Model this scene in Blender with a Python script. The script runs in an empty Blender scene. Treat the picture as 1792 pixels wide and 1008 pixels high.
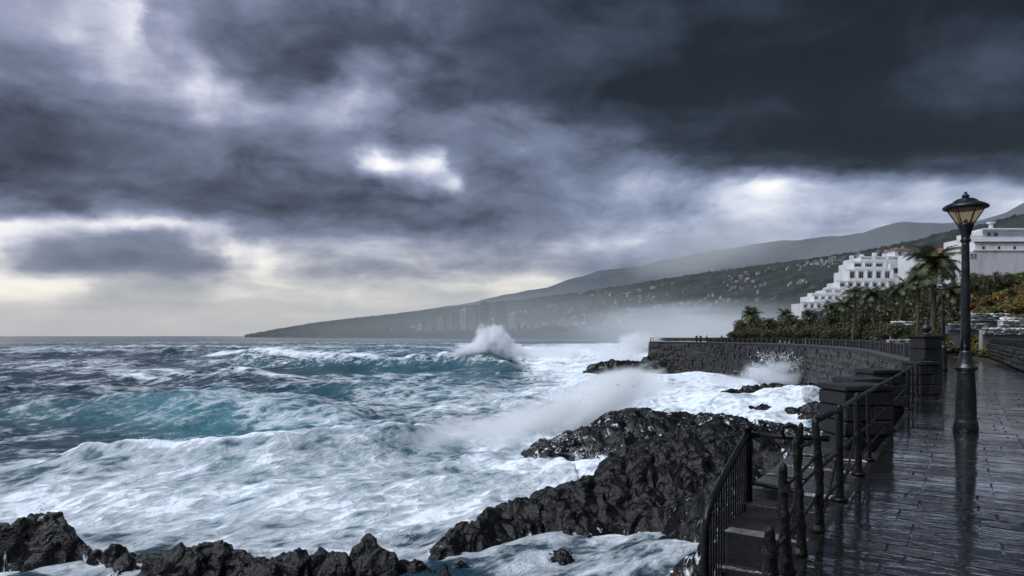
import bpy, math, random
import numpy as np
from mathutils import Vector, Matrix

random.seed(7)
RNG = np.random.default_rng(7)
scene = bpy.context.scene
COL = scene.collection

# ------------------------------------------------------------------ camera, sky, sun, exposure
EYE = 9.0            # eye height above the sea, metres
DECK = 7.3           # promenade level
F = 1195.0           # focal length in photo pixels
cam_data = bpy.data.cameras.new("camera")
cam = bpy.data.objects.new("camera", cam_data)
COL.objects.link(cam)
cam.location = (0, 0, EYE)
cam.rotation_euler = (math.radians(90), 0, 0)
cam_data.sensor_width = 36.0
cam_data.lens = 24.0
cam_data.shift_y = 83.0 / 1792.0
cam_data.clip_start = 0.1
cam_data.clip_end = 60000
scene.camera = cam

scene.view_settings.view_transform = 'Standard'
scene.view_settings.look = 'None'
scene.view_settings.gamma = 1.0
scene.view_settings.use_curve_mapping = False
scene.view_settings.exposure = 0.45
scene.render.engine = 'CYCLES'
cy = scene.cycles
cy.use_denoising = True
try:
    cy.denoiser = 'OPENIMAGEDENOISE'
    cy.denoising_input_passes = 'RGB_ALBEDO_NORMAL'
except Exception:
    pass
cy.max_bounces = 12
cy.diffuse_bounces = 3
cy.glossy_bounces = 3
cy.transmission_bounces = 4
cy.volume_bounces = 10
cy.transparent_max_bounces = 12
cy.volume_step_rate = 0.4
cy.volume_max_steps = 128
cy.use_light_tree = False

SUN_EL, SUN_AZ = math.radians(57), math.radians(-114)     # azimuth from +Y towards +X
sun_data = bpy.data.lights.new("sun", 'SUN')
sun_data.energy = 3.1
sun_data.angle = math.radians(40)
sun_data.color = (0.93, 0.965, 1.0)
sun = bpy.data.objects.new("sun", sun_data)
COL.objects.link(sun)
sd = Vector((math.sin(SUN_AZ) * math.cos(SUN_EL), math.cos(SUN_AZ) * math.cos(SUN_EL), math.sin(SUN_EL)))
sun.rotation_euler = (-sd).to_track_quat('-Z', 'Y').to_euler()


class NT:
    """Small helper to wire shader nodes."""
    def __init__(self, tree):
        self.t = tree
        self.n = tree.nodes
        for x in list(self.n):
            self.n.remove(x)

    def node(self, kind, **kw):
        x = self.n.new(kind)
        for k, v in kw.items():
            setattr(x, k, v)
        return x

    def link(self, a, b):
        self.t.links.new(a, b)

    def put(self, sock, v):
        if isinstance(v, bpy.types.NodeSocket):
            self.link(v, sock)
        else:
            sock.default_value = v

    def m(self, op, a, b=None, c=None, clamp=False):
        x = self.node('ShaderNodeMath', operation=op, use_clamp=clamp)
        self.put(x.inputs[0], a)
        if b is not None: self.put(x.inputs[1], b)
        if c is not None: self.put(x.inputs[2], c)
        return x.outputs[0]

    def vm(self, op, a, b=None, s=None):
        x = self.node('ShaderNodeVectorMath', operation=op)
        self.put(x.inputs[0], a)
        if b is not None: self.put(x.inputs[1], b)
        if s is not None: self.put(x.inputs['Scale'], s)
        return x.outputs[0]

    def noise(self, vec, scale, detail=4.0, rough=0.55, dist=0.0, out='Fac'):
        x = self.node('ShaderNodeTexNoise')
        if vec is not None: self.link(vec, x.inputs['Vector'])
        x.inputs['Scale'].default_value = scale
        x.inputs['Detail'].default_value = detail
        x.inputs['Roughness'].default_value = rough
        x.inputs['Distortion'].default_value = dist
        return x.outputs[out]

    def smooth(self, v, lo, hi, a=0.0, b=1.0, kind='SMOOTHSTEP'):
        x = self.node('ShaderNodeMapRange', interpolation_type=kind)
        self.put(x.inputs['Value'], v)
        self.put(x.inputs['From Min'], lo)
        self.put(x.inputs['From Max'], hi)
        self.put(x.inputs['To Min'], a)
        self.put(x.inputs['To Max'], b)
        return x.outputs['Result']

    def ramp(self, fac, stops, interp='LINEAR'):
        x = self.node('ShaderNodeValToRGB')
        r = x.color_ramp
        r.interpolation = interp
        while len(r.elements) > 1:
            r.elements.remove(r.elements[-1])
        first = True
        for p, c in stops:
            if not isinstance(c, (tuple, list)):
                c = (c, c, c)
            if first:
                e = r.elements[0]; e.position = p; first = False
            else:
                e = r.elements.new(p)
            e.color = (c[0], c[1], c[2], 1)
        self.put(x.inputs[0], fac)
        return x.outputs[0]

    def mix(self, fac, a, b):
        x = self.node('ShaderNodeMix', data_type='RGBA')
        self.put(x.inputs[0], fac)
        for s, v in ((x.inputs[6], a), (x.inputs[7], b)):
            if isinstance(v, (tuple, list)) and len(v) == 3:
                v = (*v, 1)
            self.put(s, v)
        return x.outputs[2]

    def mixf(self, fac, a, b):
        x = self.node('ShaderNodeMix', data_type='FLOAT')
        self.put(x.inputs[0], fac); self.put(x.inputs[2], a); self.put(x.inputs[3], b)
        return x.outputs[0]

    def bump(self, h, strength, dist=0.1, normal=None):
        x = self.node('ShaderNodeBump')
        self.put(x.inputs['Height'], h)
        self.put(x.inputs['Strength'], strength)
        self.put(x.inputs['Distance'], dist)
        if normal is not None: self.link(normal, x.inputs['Normal'])
        return x.outputs[0]


def lin(c):
    c = c / 255.0
    return c / 12.92 if c <= 0.04045 else ((c + 0.055) / 1.055) ** 2.4


def lrgb(r, g, b):
    return (lin(r), lin(g), lin(b))


# ---- storm sky: cloud brightness by direction, broken up with noise
SKY_ROWS = [   # tangent row (photo height), [(column, brightness)]
 (-60, [(0,140),(128,150),(256,115),(400,90),(640,85),(900,66),(1152,60),(1408,54),(1792,50)]),
 (0,   [(0,152),(80,165),(150,180),(225,185),(265,118),(384,86),(430,112),(512,90),(640,84),(768,82),(896,64),(1024,60),(1152,62),(1280,56),(1408,50),(1536,48),(1664,47),(1792,46)]),
 (60,  [(0,140),(70,160),(128,182),(180,165),(235,182),(272,112),(384,78),(512,84),(640,72),(768,72),(896,64),(1024,62),(1152,58),(1280,52),(1408,49),(1536,49),(1664,54),(1792,58)]),
 (120, [(0,104),(100,118),(150,152),(205,172),(250,150),(300,136),(345,150),(390,108),(470,74),(560,76),(640,124),(690,96),(768,74),(896,60),(1024,64),(1152,56),(1280,50),(1408,48),(1536,49),(1664,58),(1792,62)]),
 (165, [(0,86),(100,92),(170,112),(225,140),(275,165),(335,182),(390,164),(450,112),(500,92),(550,132),(620,168),(680,150),(730,96),(800,76),(896,64),(1024,60),(1152,54),(1280,49),(1408,48),(1536,50),(1664,56),(1792,60)]),
 (200, [(0,80),(128,78),(220,88),(280,112),(340,150),(420,148),(512,132),(600,158),(660,150),(710,112),(800,100),(896,92),(960,84),(1024,72),(1152,58),(1280,50),(1408,48),(1536,49),(1664,52),(1792,56)]),
 (245, [(0,77),(128,71),(256,74),(384,84),(512,92),(600,112),(650,126),(700,98),(768,94),(850,80),(900,86),(960,112),(1024,118),(1085,98),(1152,62),(1280,51),(1408,47),(1536,47),(1664,49),(1792,53)]),
 (288, [(0,72),(128,70),(256,80),(384,86),(512,94),(590,118),(635,196),(675,214),(715,186),(770,206),(805,116),(850,86),(900,90),(1024,112),(1100,126),(1152,108),(1220,76),(1300,66),(1408,60),(1536,62),(1664,70),(1792,78)]),
 (330, [(0,76),(128,72),(256,86),(310,78),(384,70),(512,75),(640,88),(700,108),(755,150),(800,192),(835,106),(900,98),(960,102),(1024,122),(1100,142),(1200,148),(1280,172),(1335,212),(1400,172),(1536,160),(1640,184),(1680,170),(1792,165)]),
 (366, [(0,110),(60,98),(115,72),(150,70),(215,116),(270,108),(384,78),(512,74),(640,80),(768,90),(850,88),(900,100),(960,112),(1024,126),(1100,132),(1200,150),(1280,182),(1340,190),(1400,168),(1536,164),(1620,176),(1700,172),(1792,190)]),
 (398, [(0,212),(60,198),(120,186),(180,206),(260,206),(380,186),(450,128),(512,96),(640,90),(768,90),(850,98),(900,116),(960,140),(1024,142),(1100,146),(1200,154),(1280,160),(1400,152),(1536,150),(1792,160)]),
 (432, [(0,196),(30,176),(80,150),(180,128),(250,116),(310,120),(362,172),(410,206),(450,200),(520,156),(640,152),(768,156),(900,154),(1024,152),(1100,148),(1200,140),(1300,140),(1400,144),(1792,150)]),
 (468, [(0,178),(40,136),(110,114),(200,106),(260,102),(320,104),(385,116),(425,176),(460,192),(512,160),(560,132),(640,132),(768,136),(900,136),(1024,134),(1152,126),(1280,126),(1792,130)]),
 (500, [(0,212),(60,208),(120,192),(190,170),(256,164),(330,168),(400,186),(512,182),(640,176),(768,172),(900,182),(960,186),(1040,150),(1152,132),(1792,130)]),
 (540, [(0,176),(80,178),(128,172),(384,172),(512,176),(768,174),(900,170),(1024,150),(1792,130)]),
 (587, [(0,172),(512,171),(800,170),(1024,150),(1792,130)]),
]

world = bpy.data.worlds.new("World")
scene.world = world
world.use_nodes = True


def build_world():
    k = NT(world.node_tree)
    out = k.node('ShaderNodeOutputWorld')
    bg = k.node('ShaderNodeBackground')
    bg.inputs['Strength'].default_value = 0.1
    k.link(bg.outputs[0], out.inputs['Surface'])
    sky = k.node('ShaderNodeTexSky', sky_type='NISHITA')
    sky.sun_disc = False
    sky.sun_elevation = SUN_EL
    sky.sun_rotation = SUN_AZ
    tc = k.node('ShaderNodeTexCoord')
    d = tc.outputs['Generated']
    sep = k.node('ShaderNodeSeparateXYZ'); k.link(d, sep.inputs[0])
    x, y, z = sep.outputs
    zz = k.m('MAXIMUM', z, 0.0)
    # flat cloud layer seen in perspective: features shrink towards the horizon
    hx = k.m('DIVIDE', x, k.m('ADD', zz, 0.16))
    hy = k.m('DIVIDE', y, k.m('ADD', zz, 0.16))
    cmb = k.node('ShaderNodeCombineXYZ'); k.link(hx, cmb.inputs[0]); k.link(hy, cmb.inputs[1])
    layer = cmb.outputs[0]
    stretch = k.node('ShaderNodeMapping')
    stretch.inputs['Scale'].default_value = (1, 1, 1.7)
    k.link(d, stretch.inputs[0]); dirv = stretch.outputs[0]
    az = k.m('ARCTAN2', x, y)
    azc = k.m('MINIMUM', k.m('MAXIMUM', az, -0.95), 0.95)
    hor = k.m('SQRT', k.m('ADD', k.m('MULTIPLY', x, x), k.m('MULTIPLY', y, y)))
    q = k.m('DIVIDE', k.m('DIVIDE', z, k.m('MAXIMUM', hor, 0.02)), k.m('COSINE', azc))
    u = k.m('TANGENT', azc)
    # warp
    n1 = k.noise(dirv, 3.2, 5, 0.55, out='Color')
    n2 = k.noise(dirv, 11.0, 6, 0.6, out='Color')
    w1 = k.vm('SUBTRACT', n1, (0.5, 0.5, 0.5)); w2 = k.vm('SUBTRACT', n2, (0.5, 0.5, 0.5))
    w = k.vm('ADD', k.vm('SCALE', w1, s=0.06), k.vm('SCALE', w2, s=0.06))
    ws = k.node('ShaderNodeSeparateXYZ'); k.link(w, ws.inputs[0])
    calm = k.smooth(q, 0.0, 0.13, 0.10, 1.0)
    uu = k.m('ADD', u, k.m('MULTIPLY', ws.outputs[0], k.m('MULTIPLY', calm, 1.3)))
    qq = k.m('ADD', q, k.m('MULTIPLY', ws.outputs[1], k.m('MULTIPLY', calm, 0.75)))
    # u -> 0..1 over columns -256..2048
    fu = k.m('DIVIDE', k.m('ADD', k.m('MULTIPLY', uu, F), 896 + 256), 2304.0)
    rows = []
    for py, stops in SKY_ROWS:
        rows.append(((587 - py) / F, k.ramp(fu, [((px + 256) / 2304.0, v / 255.0) for px, v in stops], 'EASE')))
    rows.sort(key=lambda r: r[0])
    val = rows[0][1]
    for i in range(1, len(rows)):
        f = k.smooth(qq, rows[i - 1][0], rows[i][0])
        val = k.mixf(f, val, rows[i][1])
    # elsewhere: the same kind of cloud, not placed
    g1 = k.noise(layer, 0.55, 7, 0.58, 0.4)
    gen = k.smooth(g1, 0.30, 0.72, 0.19, 0.70, 'LINEAR')
    out_az = k.smooth(k.m('ABSOLUTE', az), 0.72, 0.95)
    out_el = k.smooth(q, 0.50, 0.85)
    off = k.m('MAXIMUM', out_az, out_el)
    hazeband = k.smooth(q, 0.0, 0.14, 1.0, 0.0)
    gen = k.mixf(k.m('MULTIPLY', hazeband, 0.8), gen, 0.62)
    val = k.mixf(off, val, gen)
    # fine cloud texture
    t1 = k.noise(layer, 1.7, 8, 0.62, 0.3)
    t2 = k.noise(dirv, 6.5, 8, 0.6, 0.5)
    tex = k.m('ADD', k.m('SUBTRACT', t1, 0.5), k.m('SUBTRACT', t2, 0.5))
    mid = k.m('MULTIPLY', k.smooth(val, 0.15, 0.42, 0.10, 0.54), k.smooth(val, 0.55, 0.90, 1.0, 0.62))
    val = k.m('ADD', val, k.m('MULTIPLY', k.m('MULTIPLY', tex, mid), calm))
    colr = k.ramp(val, [
        (0.12, lrgb(2, 5, 9)), (0.20, lrgb(14, 22, 31)), (0.29, lrgb(54, 64, 80)), (0.38, lrgb(84, 94, 115)),
        (0.48, lrgb(100, 111, 134)), (0.58, lrgb(129, 139, 162)), (0.68, lrgb(162, 170, 189)),
        (0.78, lrgb(206, 210, 218)), (0.88, lrgb(238, 233, 226)), (1.0, lrgb(255, 250, 240))])
    purp = k.ramp(val, [(0.12, lrgb(10, 10, 17)), (0.20, lrgb(28, 28, 40)), (0.29, lrgb(72, 76, 94)), (0.38, lrgb(99, 103, 123)), (0.48, lrgb(119, 123, 146)),
                        (0.58, lrgb(140, 141, 163)), (0.68, lrgb(171, 170, 186)), (0.78, lrgb(210, 208, 214)), (0.88, lrgb(238, 233, 226)), (1.0, lrgb(255, 250, 240))])
    colr = k.mix(k.smooth(u, -0.55, 0.25, 0.55, 0.0), colr, purp)
    # low cream light along the open sea horizon, to the left
    warm = k.m('MULTIPLY', k.smooth(q, 0.04, 0.20, 1.0, 0.0), k.smooth(u, 0.0, 0.25, 1.0, 0.0))
    warm = k.m('MULTIPLY', warm, k.smooth(k.m('ABSOLUTE', az), 1.2, 2.2, 1.0, 0.0))
    colw = k.mix(k.m('MULTIPLY', warm, 0.9), colr, k.ramp(val, [(0.35, lrgb(88, 96, 112)), (0.5, lrgb(110, 113, 122)), (0.62, lrgb(148, 148, 149)),
                                          (0.70, lrgb(176, 174, 169)), (0.80, lrgb(222, 216, 203)), (1.0, lrgb(255, 246, 226))]))
    x10 = k.vm('SCALE', colw, s=10.0)          # the background's strength is 0.1
    cover = k.smooth(val, 0.75, 1.0, 0.997, 0.95)
    fin = k.mix(cover, sky.outputs[0], x10)
    k.link(fin, bg.inputs['Color'])


build_world()

# ------------------------------------------------------------------ numpy noise
_perm = RNG.permutation(512).astype(np.int32)


def _hash(ix, iy, iz):
    return _perm[(_perm[(_perm[ix & 511] + iy) & 511] + iz) & 511]


_grad = RNG.normal(size=(512, 3)); _grad /= np.linalg.norm(_grad, axis=1)[:, None]; _grad = _grad.astype(np.float32)


_gx, _gy, _gz = [np.ascontiguousarray(_grad[:, i]) for i in range(3)]


def perlin(x, y, z):
    x = np.asarray(x, float); y = np.asarray(y, float); z = np.broadcast_to(np.asarray(z, float), x.shape)
    ix = np.floor(x).astype(np.int32); iy = np.floor(y).astype(np.int32); iz = np.floor(z).astype(np.int32)
    fx, fy, fz = [(p - i).astype(np.float32) for p, i in ((x, ix), (y, iy), (z, iz))]
    ux, uy, uz = [f * f * f * (f * (f * 6 - 15) + 10) for f in (fx, fy, fz)]
    r = 0
    for dx in (0, 1):
        wx = ux if dx else 1 - ux
        for dy in (0, 1):
            wy = uy if dy else 1 - uy
            for dz in (0, 1):
                wz = uz if dz else 1 - uz
                h = _hash(ix + dx, iy + dy, iz + dz)
                r = r + wx * wy * wz * (_gx[h] * (fx - dx) + _gy[h] * (fy - dy) + _gz[h] * (fz - dz))
    return r * 1.6


def fbm(x, y, z=0.0, octv=4, gain=0.5, lac=2.03):
    a, r, s = 1.0, 0.0, 1.0
    z = np.asarray(z, float)
    for i in range(octv):
        r = r + a * perlin(x * s + 17.3 * i, y * s - 9.1 * i, z * s + 3.7 * i)
        a *= gain; s *= lac
    return r


_jit = RNG.random((512, 2))


def worley(x, y):
    ix = np.floor(x).astype(np.int64); iy = np.floor(y).astype(np.int64)
    best = np.full(x.shape, 9.0)
    for dx in (-1, 0, 1):
        for dy in (-1, 0, 1):
            j = _jit[_hash(ix + dx, iy + dy, np.zeros_like(ix))]
            d = np.hypot(ix + dx + j[..., 0] - x, iy + dy + j[..., 1] - y)
            best = np.minimum(best, d)
    return best


def sstep(x, a, b):
    t = np.clip((x - a) / (b - a), 0, 1)
    return t * t * (3 - 2 * t)


# ------------------------------------------------------------------ scene helpers
def at(px, py, d):
    """World point seen at photo column/row at depth d (metres along +Y)."""
    return Vector(((px - 896) / F * d, d, EYE - (py - 587) / F * d))


def ground(px, py, z=0.0):
    d = (EYE - z) * F / (py - 587.0)
    return ((px - 896) / F * d, d)


def tag(o, label=None, cat=None, group=None, kind=None):
    if label: o['label'] = label
    if cat: o['category'] = cat
    if group: o['group'] = group
    if kind: o['kind'] = kind
    return o


def thing(name, label, cat, loc=(0, 0, 0), rz=0.0, group=None):
    o = bpy.data.objects.new(name, None)
    COL.objects.link(o)
    o.location = loc
    o.rotation_euler = (0, 0, rz)
    o.empty_display_size = 0.3
    return tag(o, label, cat, group)


def link(name, me, parent=None, loc=None, rot=None, scale=None):
    o = bpy.data.objects.new(name, me)
    COL.objects.link(o)
    if parent is not None: o.parent = parent
    if loc is not None: o.location = loc
    if rot is not None: o.rotation_euler = rot
    if scale is not None: o.scale = scale
    return o


def copy_tree(o, parent=None):
    c = o.copy()
    COL.objects.link(c)
    if parent is not None: c.parent = parent
    for ch in list(o.children):
        copy_tree(ch, c)
    return c


def np_mesh(name, V, Fq, mats=(), smooth=True, attrs=None):
    """Mesh from numpy: V (n,3), Fq (m,k) with k = 3 or 4."""
    V = np.asarray(V, np.float32); Fq = np.asarray(Fq, np.int32)
    me = bpy.data.meshes.new(name)
    n, (m, kk) = len(V), Fq.shape
    me.vertices.add(n); me.vertices.foreach_set('co', V.ravel())
    me.loops.add(m * kk); me.loops.foreach_set('vertex_index', Fq.ravel())
    me.polygons.add(m)
    me.polygons.foreach_set('loop_start', np.arange(0, m * kk, kk, dtype=np.int32))
    me.polygons.foreach_set('use_smooth', np.full(m, smooth, dtype=bool))
    if attrs:
        for an, av in attrs.items():
            a = me.attributes.new(an, 'FLOAT', 'POINT')
            a.data.foreach_set('value', np.asarray(av, np.float32).ravel())
    for mt in mats: me.materials.append(mt)
    me.update(calc_edges=True)
    me.validate()
    return me


def grid_faces(nr, nc, keep=None):
    i = np.arange(nr * nc).reshape(nr, nc)
    f = np.stack([i[:-1, :-1], i[:-1, 1:], i[1:, 1:], i[1:, :-1]], -1).reshape(-1, 4)
    if keep is not None: f = f[keep.ravel()]
    return f


class MB:
    """Collects simple shapes and links them as ONE mesh object."""
    def __init__(self):
        self.v = []; self.f = []; self.sm = []; self.mi = []

    def add(self, vs, fs, smooth=False, mi=0):
        b = len(self.v)
        self.v += [tuple(v) for v in vs]
        self.f += [tuple(b + i for i in f) for f in fs]
        self.sm += [smooth] * len(fs); self.mi += [mi] * len(fs)
        return self

    def box(self, c, s, rz=0.0, taper=1.0, mi=0):
        hx, hy, hz = s[0] / 2, s[1] / 2, s[2] / 2
        ca, sa = math.cos(rz), math.sin(rz)
        vs = []
        for z, k in ((-hz, 1.0), (hz, taper)):
            for x, y in ((-hx, -hy), (hx, -hy), (hx, hy), (-hx, hy)):
                x *= k; y *= k
                vs.append((c[0] + x * ca - y * sa, c[1] + x * sa + y * ca, c[2] + z))
        return self.add(vs, [(0, 3, 2, 1), (4, 5, 6, 7), (0, 1, 5, 4), (1, 2, 6, 5), (2, 3, 7, 6), (3, 0, 4, 7)], mi=mi)

    def bevel_box(self, c, s, rz=0.0, b=0.03, wob=0.0, seed=0):
        rr = random.Random(seed)
        ca, sa = math.cos(rz), math.sin(rz)
        hx, hy, hz = [q / 2 for q in s]
        b = min(b, hx * .6, hy * .6, hz * .6)
        rings = []
        for z, ins in ((-hz, b), (-hz + b, 0), (hz - b, 0), (hz, b)):
            ring = []
            for x, y in ((-hx + ins + b, -hy + ins), (hx - ins - b, -hy + ins), (hx - ins, -hy + ins + b), (hx - ins, hy - ins - b),
                         (hx - ins - b, hy - ins), (-hx + ins + b, hy - ins), (-hx + ins, hy - ins - b), (-hx + ins, -hy + ins + b)):
                x += rr.uniform(-wob, wob); y += rr.uniform(-wob, wob)
                ring.append((c[0] + x * ca - y * sa, c[1] + x * sa + y * ca, c[2] + z + rr.uniform(-wob, wob)))
            rings.append(ring)
        vs = [p for r in rings for p in r]
        fs = [tuple(range(7, -1, -1)), tuple(range(24, 32))]
        for r in range(3):
            for i in range(8):
                j = (i + 1) % 8
                fs.append((r * 8 + i, r * 8 + j, (r + 1) * 8 + j, (r + 1) * 8 + i))
        return self.add(vs, fs)

    def tube(self, pts, rad, n=8, cap=True, smooth=True):
        pts = [Vector(p) for p in pts]
        if not isinstance(rad, (list, tuple)): rad = [rad] * len(pts)
        vs = []; fs = []
        up = None
        for i, p in enumerate(pts):
            t = (pts[min(i + 1, len(pts) - 1)] - pts[max(i - 1, 0)]).normalized()
            if up is None:
                up = Vector((0, 0, 1)) if abs(t.z) < 0.9 else Vector((1, 0, 0))
            a = t.cross(up).normalized(); b = a.cross(t).normalized(); up = b
            for k in range(n):
                w = 2 * math.pi * k / n
                vs.append(p + (a * math.cos(w) + b * math.sin(w)) * rad[i])
        for i in range(len(pts) - 1):
            for k in range(n):
                k2 = (k + 1) % n
                fs.append((i * n + k, i * n + k2, (i + 1) * n + k2, (i + 1) * n + k))
        self.add(vs, fs, smooth)
        if cap:
            b = len(self.v) - len(vs)
            self.f += [tuple(b + k for k in range(n - 1, -1, -1)), tuple(b + (len(pts) - 1) * n + k for k in range(n))]
            self.sm += [False, False]; self.mi += [0, 0]
        return self

    def lathe(self, prof, n=24, c=(0, 0, 0), smooth=True, a0=0.0):
        vs = []; fs = []
        for r, z in prof:
            for k in range(n):
                w = a0 + 2 * math.pi * k / n
                vs.append((c[0] + r * math.cos(w), c[1] + r * math.sin(w), c[2] + z))
        for i in range(len(prof) - 1):
            for k in range(n):
                k2 = (k + 1) % n
                fs.append((i * n + k, i * n + k2, (i + 1) * n + k2, (i + 1) * n + k))
        fs.append(tuple(range(n - 1, -1, -1)))
        fs.append(tuple((len(prof) - 1) * n + k for k in range(n)))
        return self.add(vs, fs, smooth)

    def mesh(self, name, *mats):
        me = bpy.data.meshes.new(name)
        me.from_pydata(self.v, [], self.f)
        me.polygons.foreach_set('use_smooth', self.sm)
        for m_ in mats: me.materials.append(m_)
        if len(mats) > 1: me.polygons.foreach_set('material_index', self.mi)
        me.update()
        return me

    def build(self, name, mat, parent=None, **kw):
        return link(name, self.mesh(name, *(mat if isinstance(mat, (list, tuple)) else [mat])), parent, **kw)


def set_auto(o, ang=35):
    return o


# ------------------------------------------------------------------ materials
def new_mat(name):
    mt = bpy.data.materials.new(name)
    mt.use_nodes = True
    k = NT(mt.node_tree)
    out = k.node('ShaderNodeOutputMaterial')
    p = k.node('ShaderNodeBsdfPrincipled')
    k.link(p.outputs[0], out.inputs['Surface'])
    return mt, k, p, out


def simple(name, col, rough=0.6, var=0.25, scale=3.0, bump=0.15, bscale=12.0, spec=0.5, metal=0.0, rvar=0.15):
    mt, k, p, out = new_mat(name)
    tc = k.node('ShaderNodeTexCoord').outputs['Object']
    n = k.noise(tc, scale, 6, 0.6)
    a = tuple(c * (1 - var) for c in col); b = tuple(min(1, c * (1 + var)) for c in col)
    k.link(k.mix(k.smooth(n, 0.3, 0.7), a, b), p.inputs['Base Color'])
    k.link(k.smooth(n, 0.3, 0.7, max(0.03, rough - rvar), min(1, rough + rvar)), p.inputs['Roughness'])
    p.inputs['Specular IOR Level'].default_value = spec
    p.inputs['Metallic'].default_value = metal
    if bump:
        n2 = k.noise(tc, bscale, 5, 0.6)
        k.link(k.bump(n2, bump, 0.05), p.inputs['Normal'])
    return mt


def mat_rock():
    mt, k, p, out = new_mat('wet_lava_rock')
    tc = k.node('ShaderNodeTexCoord').outputs['Object']
    n = k.noise(tc, 0.9, 7, 0.62)
    n2 = k.noise(tc, 2.8, 7, 0.62)
    c = k.mix(k.smooth(n, 0.3, 0.7), (0.0015, 0.0015, 0.0019), (0.0048, 0.0047, 0.0056))
    nbr = k.noise(tc, 0.38, 5, 0.6)
    c = k.mix(k.smooth(nbr, 0.52, 0.68, 0.0, 0.8), c, (0.0095, 0.0072, 0.0058))
    c = k.mix(k.smooth(k.noise(tc, 0.55, 5, 0.65, 0.5), 0.60, 0.72, 0.0, 0.6), c, (0.005, 0.0075, 0.004))
    att = k.node('ShaderNodeAttribute', attribute_name='wash').outputs['Fac']
    sm = k.node('ShaderNodeMapping'); sm.inputs['Scale'].default_value = (1, 1, 0.3); k.link(tc, sm.inputs[0])
    nf = k.noise(sm.outputs[0], 1.9, 8, 0.68, 0.8)
    wash = k.smooth(k.m('ADD', att, k.m('MULTIPLY', k.m('SUBTRACT', nf, 0.5), 1.7)), 0.52, 0.66)
    c = k.mix(wash, c, (0.62, 0.65, 0.68))
    k.link(c, p.inputs['Base Color'])
    r = k.smooth(n2, 0.35, 0.65, 0.08, 0.30)
    k.link(k.mixf(wash, r, 0.7), p.inputs['Roughness'])
    p.inputs['Specular IOR Level'].default_value = 0.24
    h = k.m('ADD', k.m('MULTIPLY', n2, 0.6), k.m('MULTIPLY', k.noise(tc, 8, 5, 0.6), 0.32))
    k.link(k.bump(h, 1.0, 0.16), p.inputs['Normal'])
    return mt


def mat_sea():
    mt, k, p, out = new_mat('storm_sea')
    tc = k.node('ShaderNodeTexCoord').outputs['Object']
    foam = k.node('ShaderNodeAttribute', attribute_name='foam').outputs['Fac']
    aer = k.node('ShaderNodeAttribute', attribute_name='aer').outputs['Fac']
    def flow(deg, sx, sy):
        mp = k.node('ShaderNodeMapping', vector_type='TEXTURE')
        mp.inputs['Rotation'].default_value = (0, 0, math.radians(deg)); mp.inputs['Scale'].default_value = (sx, sy, 1.0)
        k.link(tc, mp.inputs[0]); return mp.outputs[0]
    def bend(v, sc, amt):
        return k.vm('ADD', v, k.vm('SCALE', k.vm('SUBTRACT', k.noise(v, sc, 4, 0.6, out='Color'), (0.5, 0.5, 0.5)), s=amt))
    v = flow(25, 1.6, 1.0)
    warp = bend(v, 0.5, 2.2)
    st = bend(flow(48, 2.6, 0.9), 0.45, 1.5)          # foam drawn out along the run of the water
    na = k.noise(warp, 0.16, 6, 0.64)
    nb = k.noise(st, 0.65, 8, 0.70)
    vor = k.node('ShaderNodeTexVoronoi', feature='DISTANCE_TO_EDGE'); vor.inputs['Scale'].default_value = 0.85
    k.link(warp, vor.inputs['Vector'])
    lace = k.smooth(vor.outputs['Distance'], 0.0, 0.32, 1.0, 0.0, 'LINEAR')
    n = k.m('ADD', k.m('MULTIPLY', k.m('SUBTRACT', na, 0.5), 1.3), k.m('MULTIPLY', k.m('SUBTRACT', nb, 0.5), 2.1))
    n = k.m('ADD', n, k.m('MULTIPLY', k.m('SUBTRACT', lace, 0.5), 0.26))
    t = k.m('ADD', foam, n)
    ff = k.smooth(t, 0.36, 0.92, kind='LINEAR')
    ff = k.m('POWER', ff, 0.85)
    thin = k.smooth(t, 0.20, 0.60, 0.0, 0.22)
    fac = k.m('MAXIMUM', ff, thin)
    nteal = k.noise(v, 0.12, 5, 0.6)
    teal = k.m('MULTIPLY', aer, k.smooth(nteal, 0.25, 0.6, 0.55, 1.0))
    water = k.mix(teal, (0.007, 0.026, 0.042), (0.048, 0.150, 0.185))
    k.link(k.mix(fac, water, (0.70, 0.765, 0.84)), p.inputs['Base Color'])
    k.link(k.mixf(fac, 0.20, 0.75), p.inputs['Roughness'])
    p.inputs['IOR'].default_value = 1.33
    k.link(k.mixf(fac, 0.5, 0.2), p.inputs['Specular IOR Level'])
    r1 = k.noise(v, 1.3, 6, 0.62)
    r2 = k.noise(v, 0.35, 5, 0.6)
    r3 = k.noise(v, 0.10, 4, 0.6)
    hw = k.m('ADD', k.m('MULTIPLY', r1, 0.40), k.m('ADD', k.m('MULTIPLY', r2, 0.95), k.m('MULTIPLY', r3, 1.6)))
    hf = k.m('ADD', k.m('MULTIPLY', nb, 0.55), k.m('ADD', k.m('MULTIPLY', ff, 0.30), k.m('MULTIPLY', k.noise(st, 2.2, 7, 0.7), 0.22)))
    h = k.mixf(ff, hw, k.m('ADD', hf, k.m('MULTIPLY', hw, 0.7)))
    k.link(k.bump(h, 0.85, 0.65), p.inputs['Normal'])
    return mt


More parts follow.
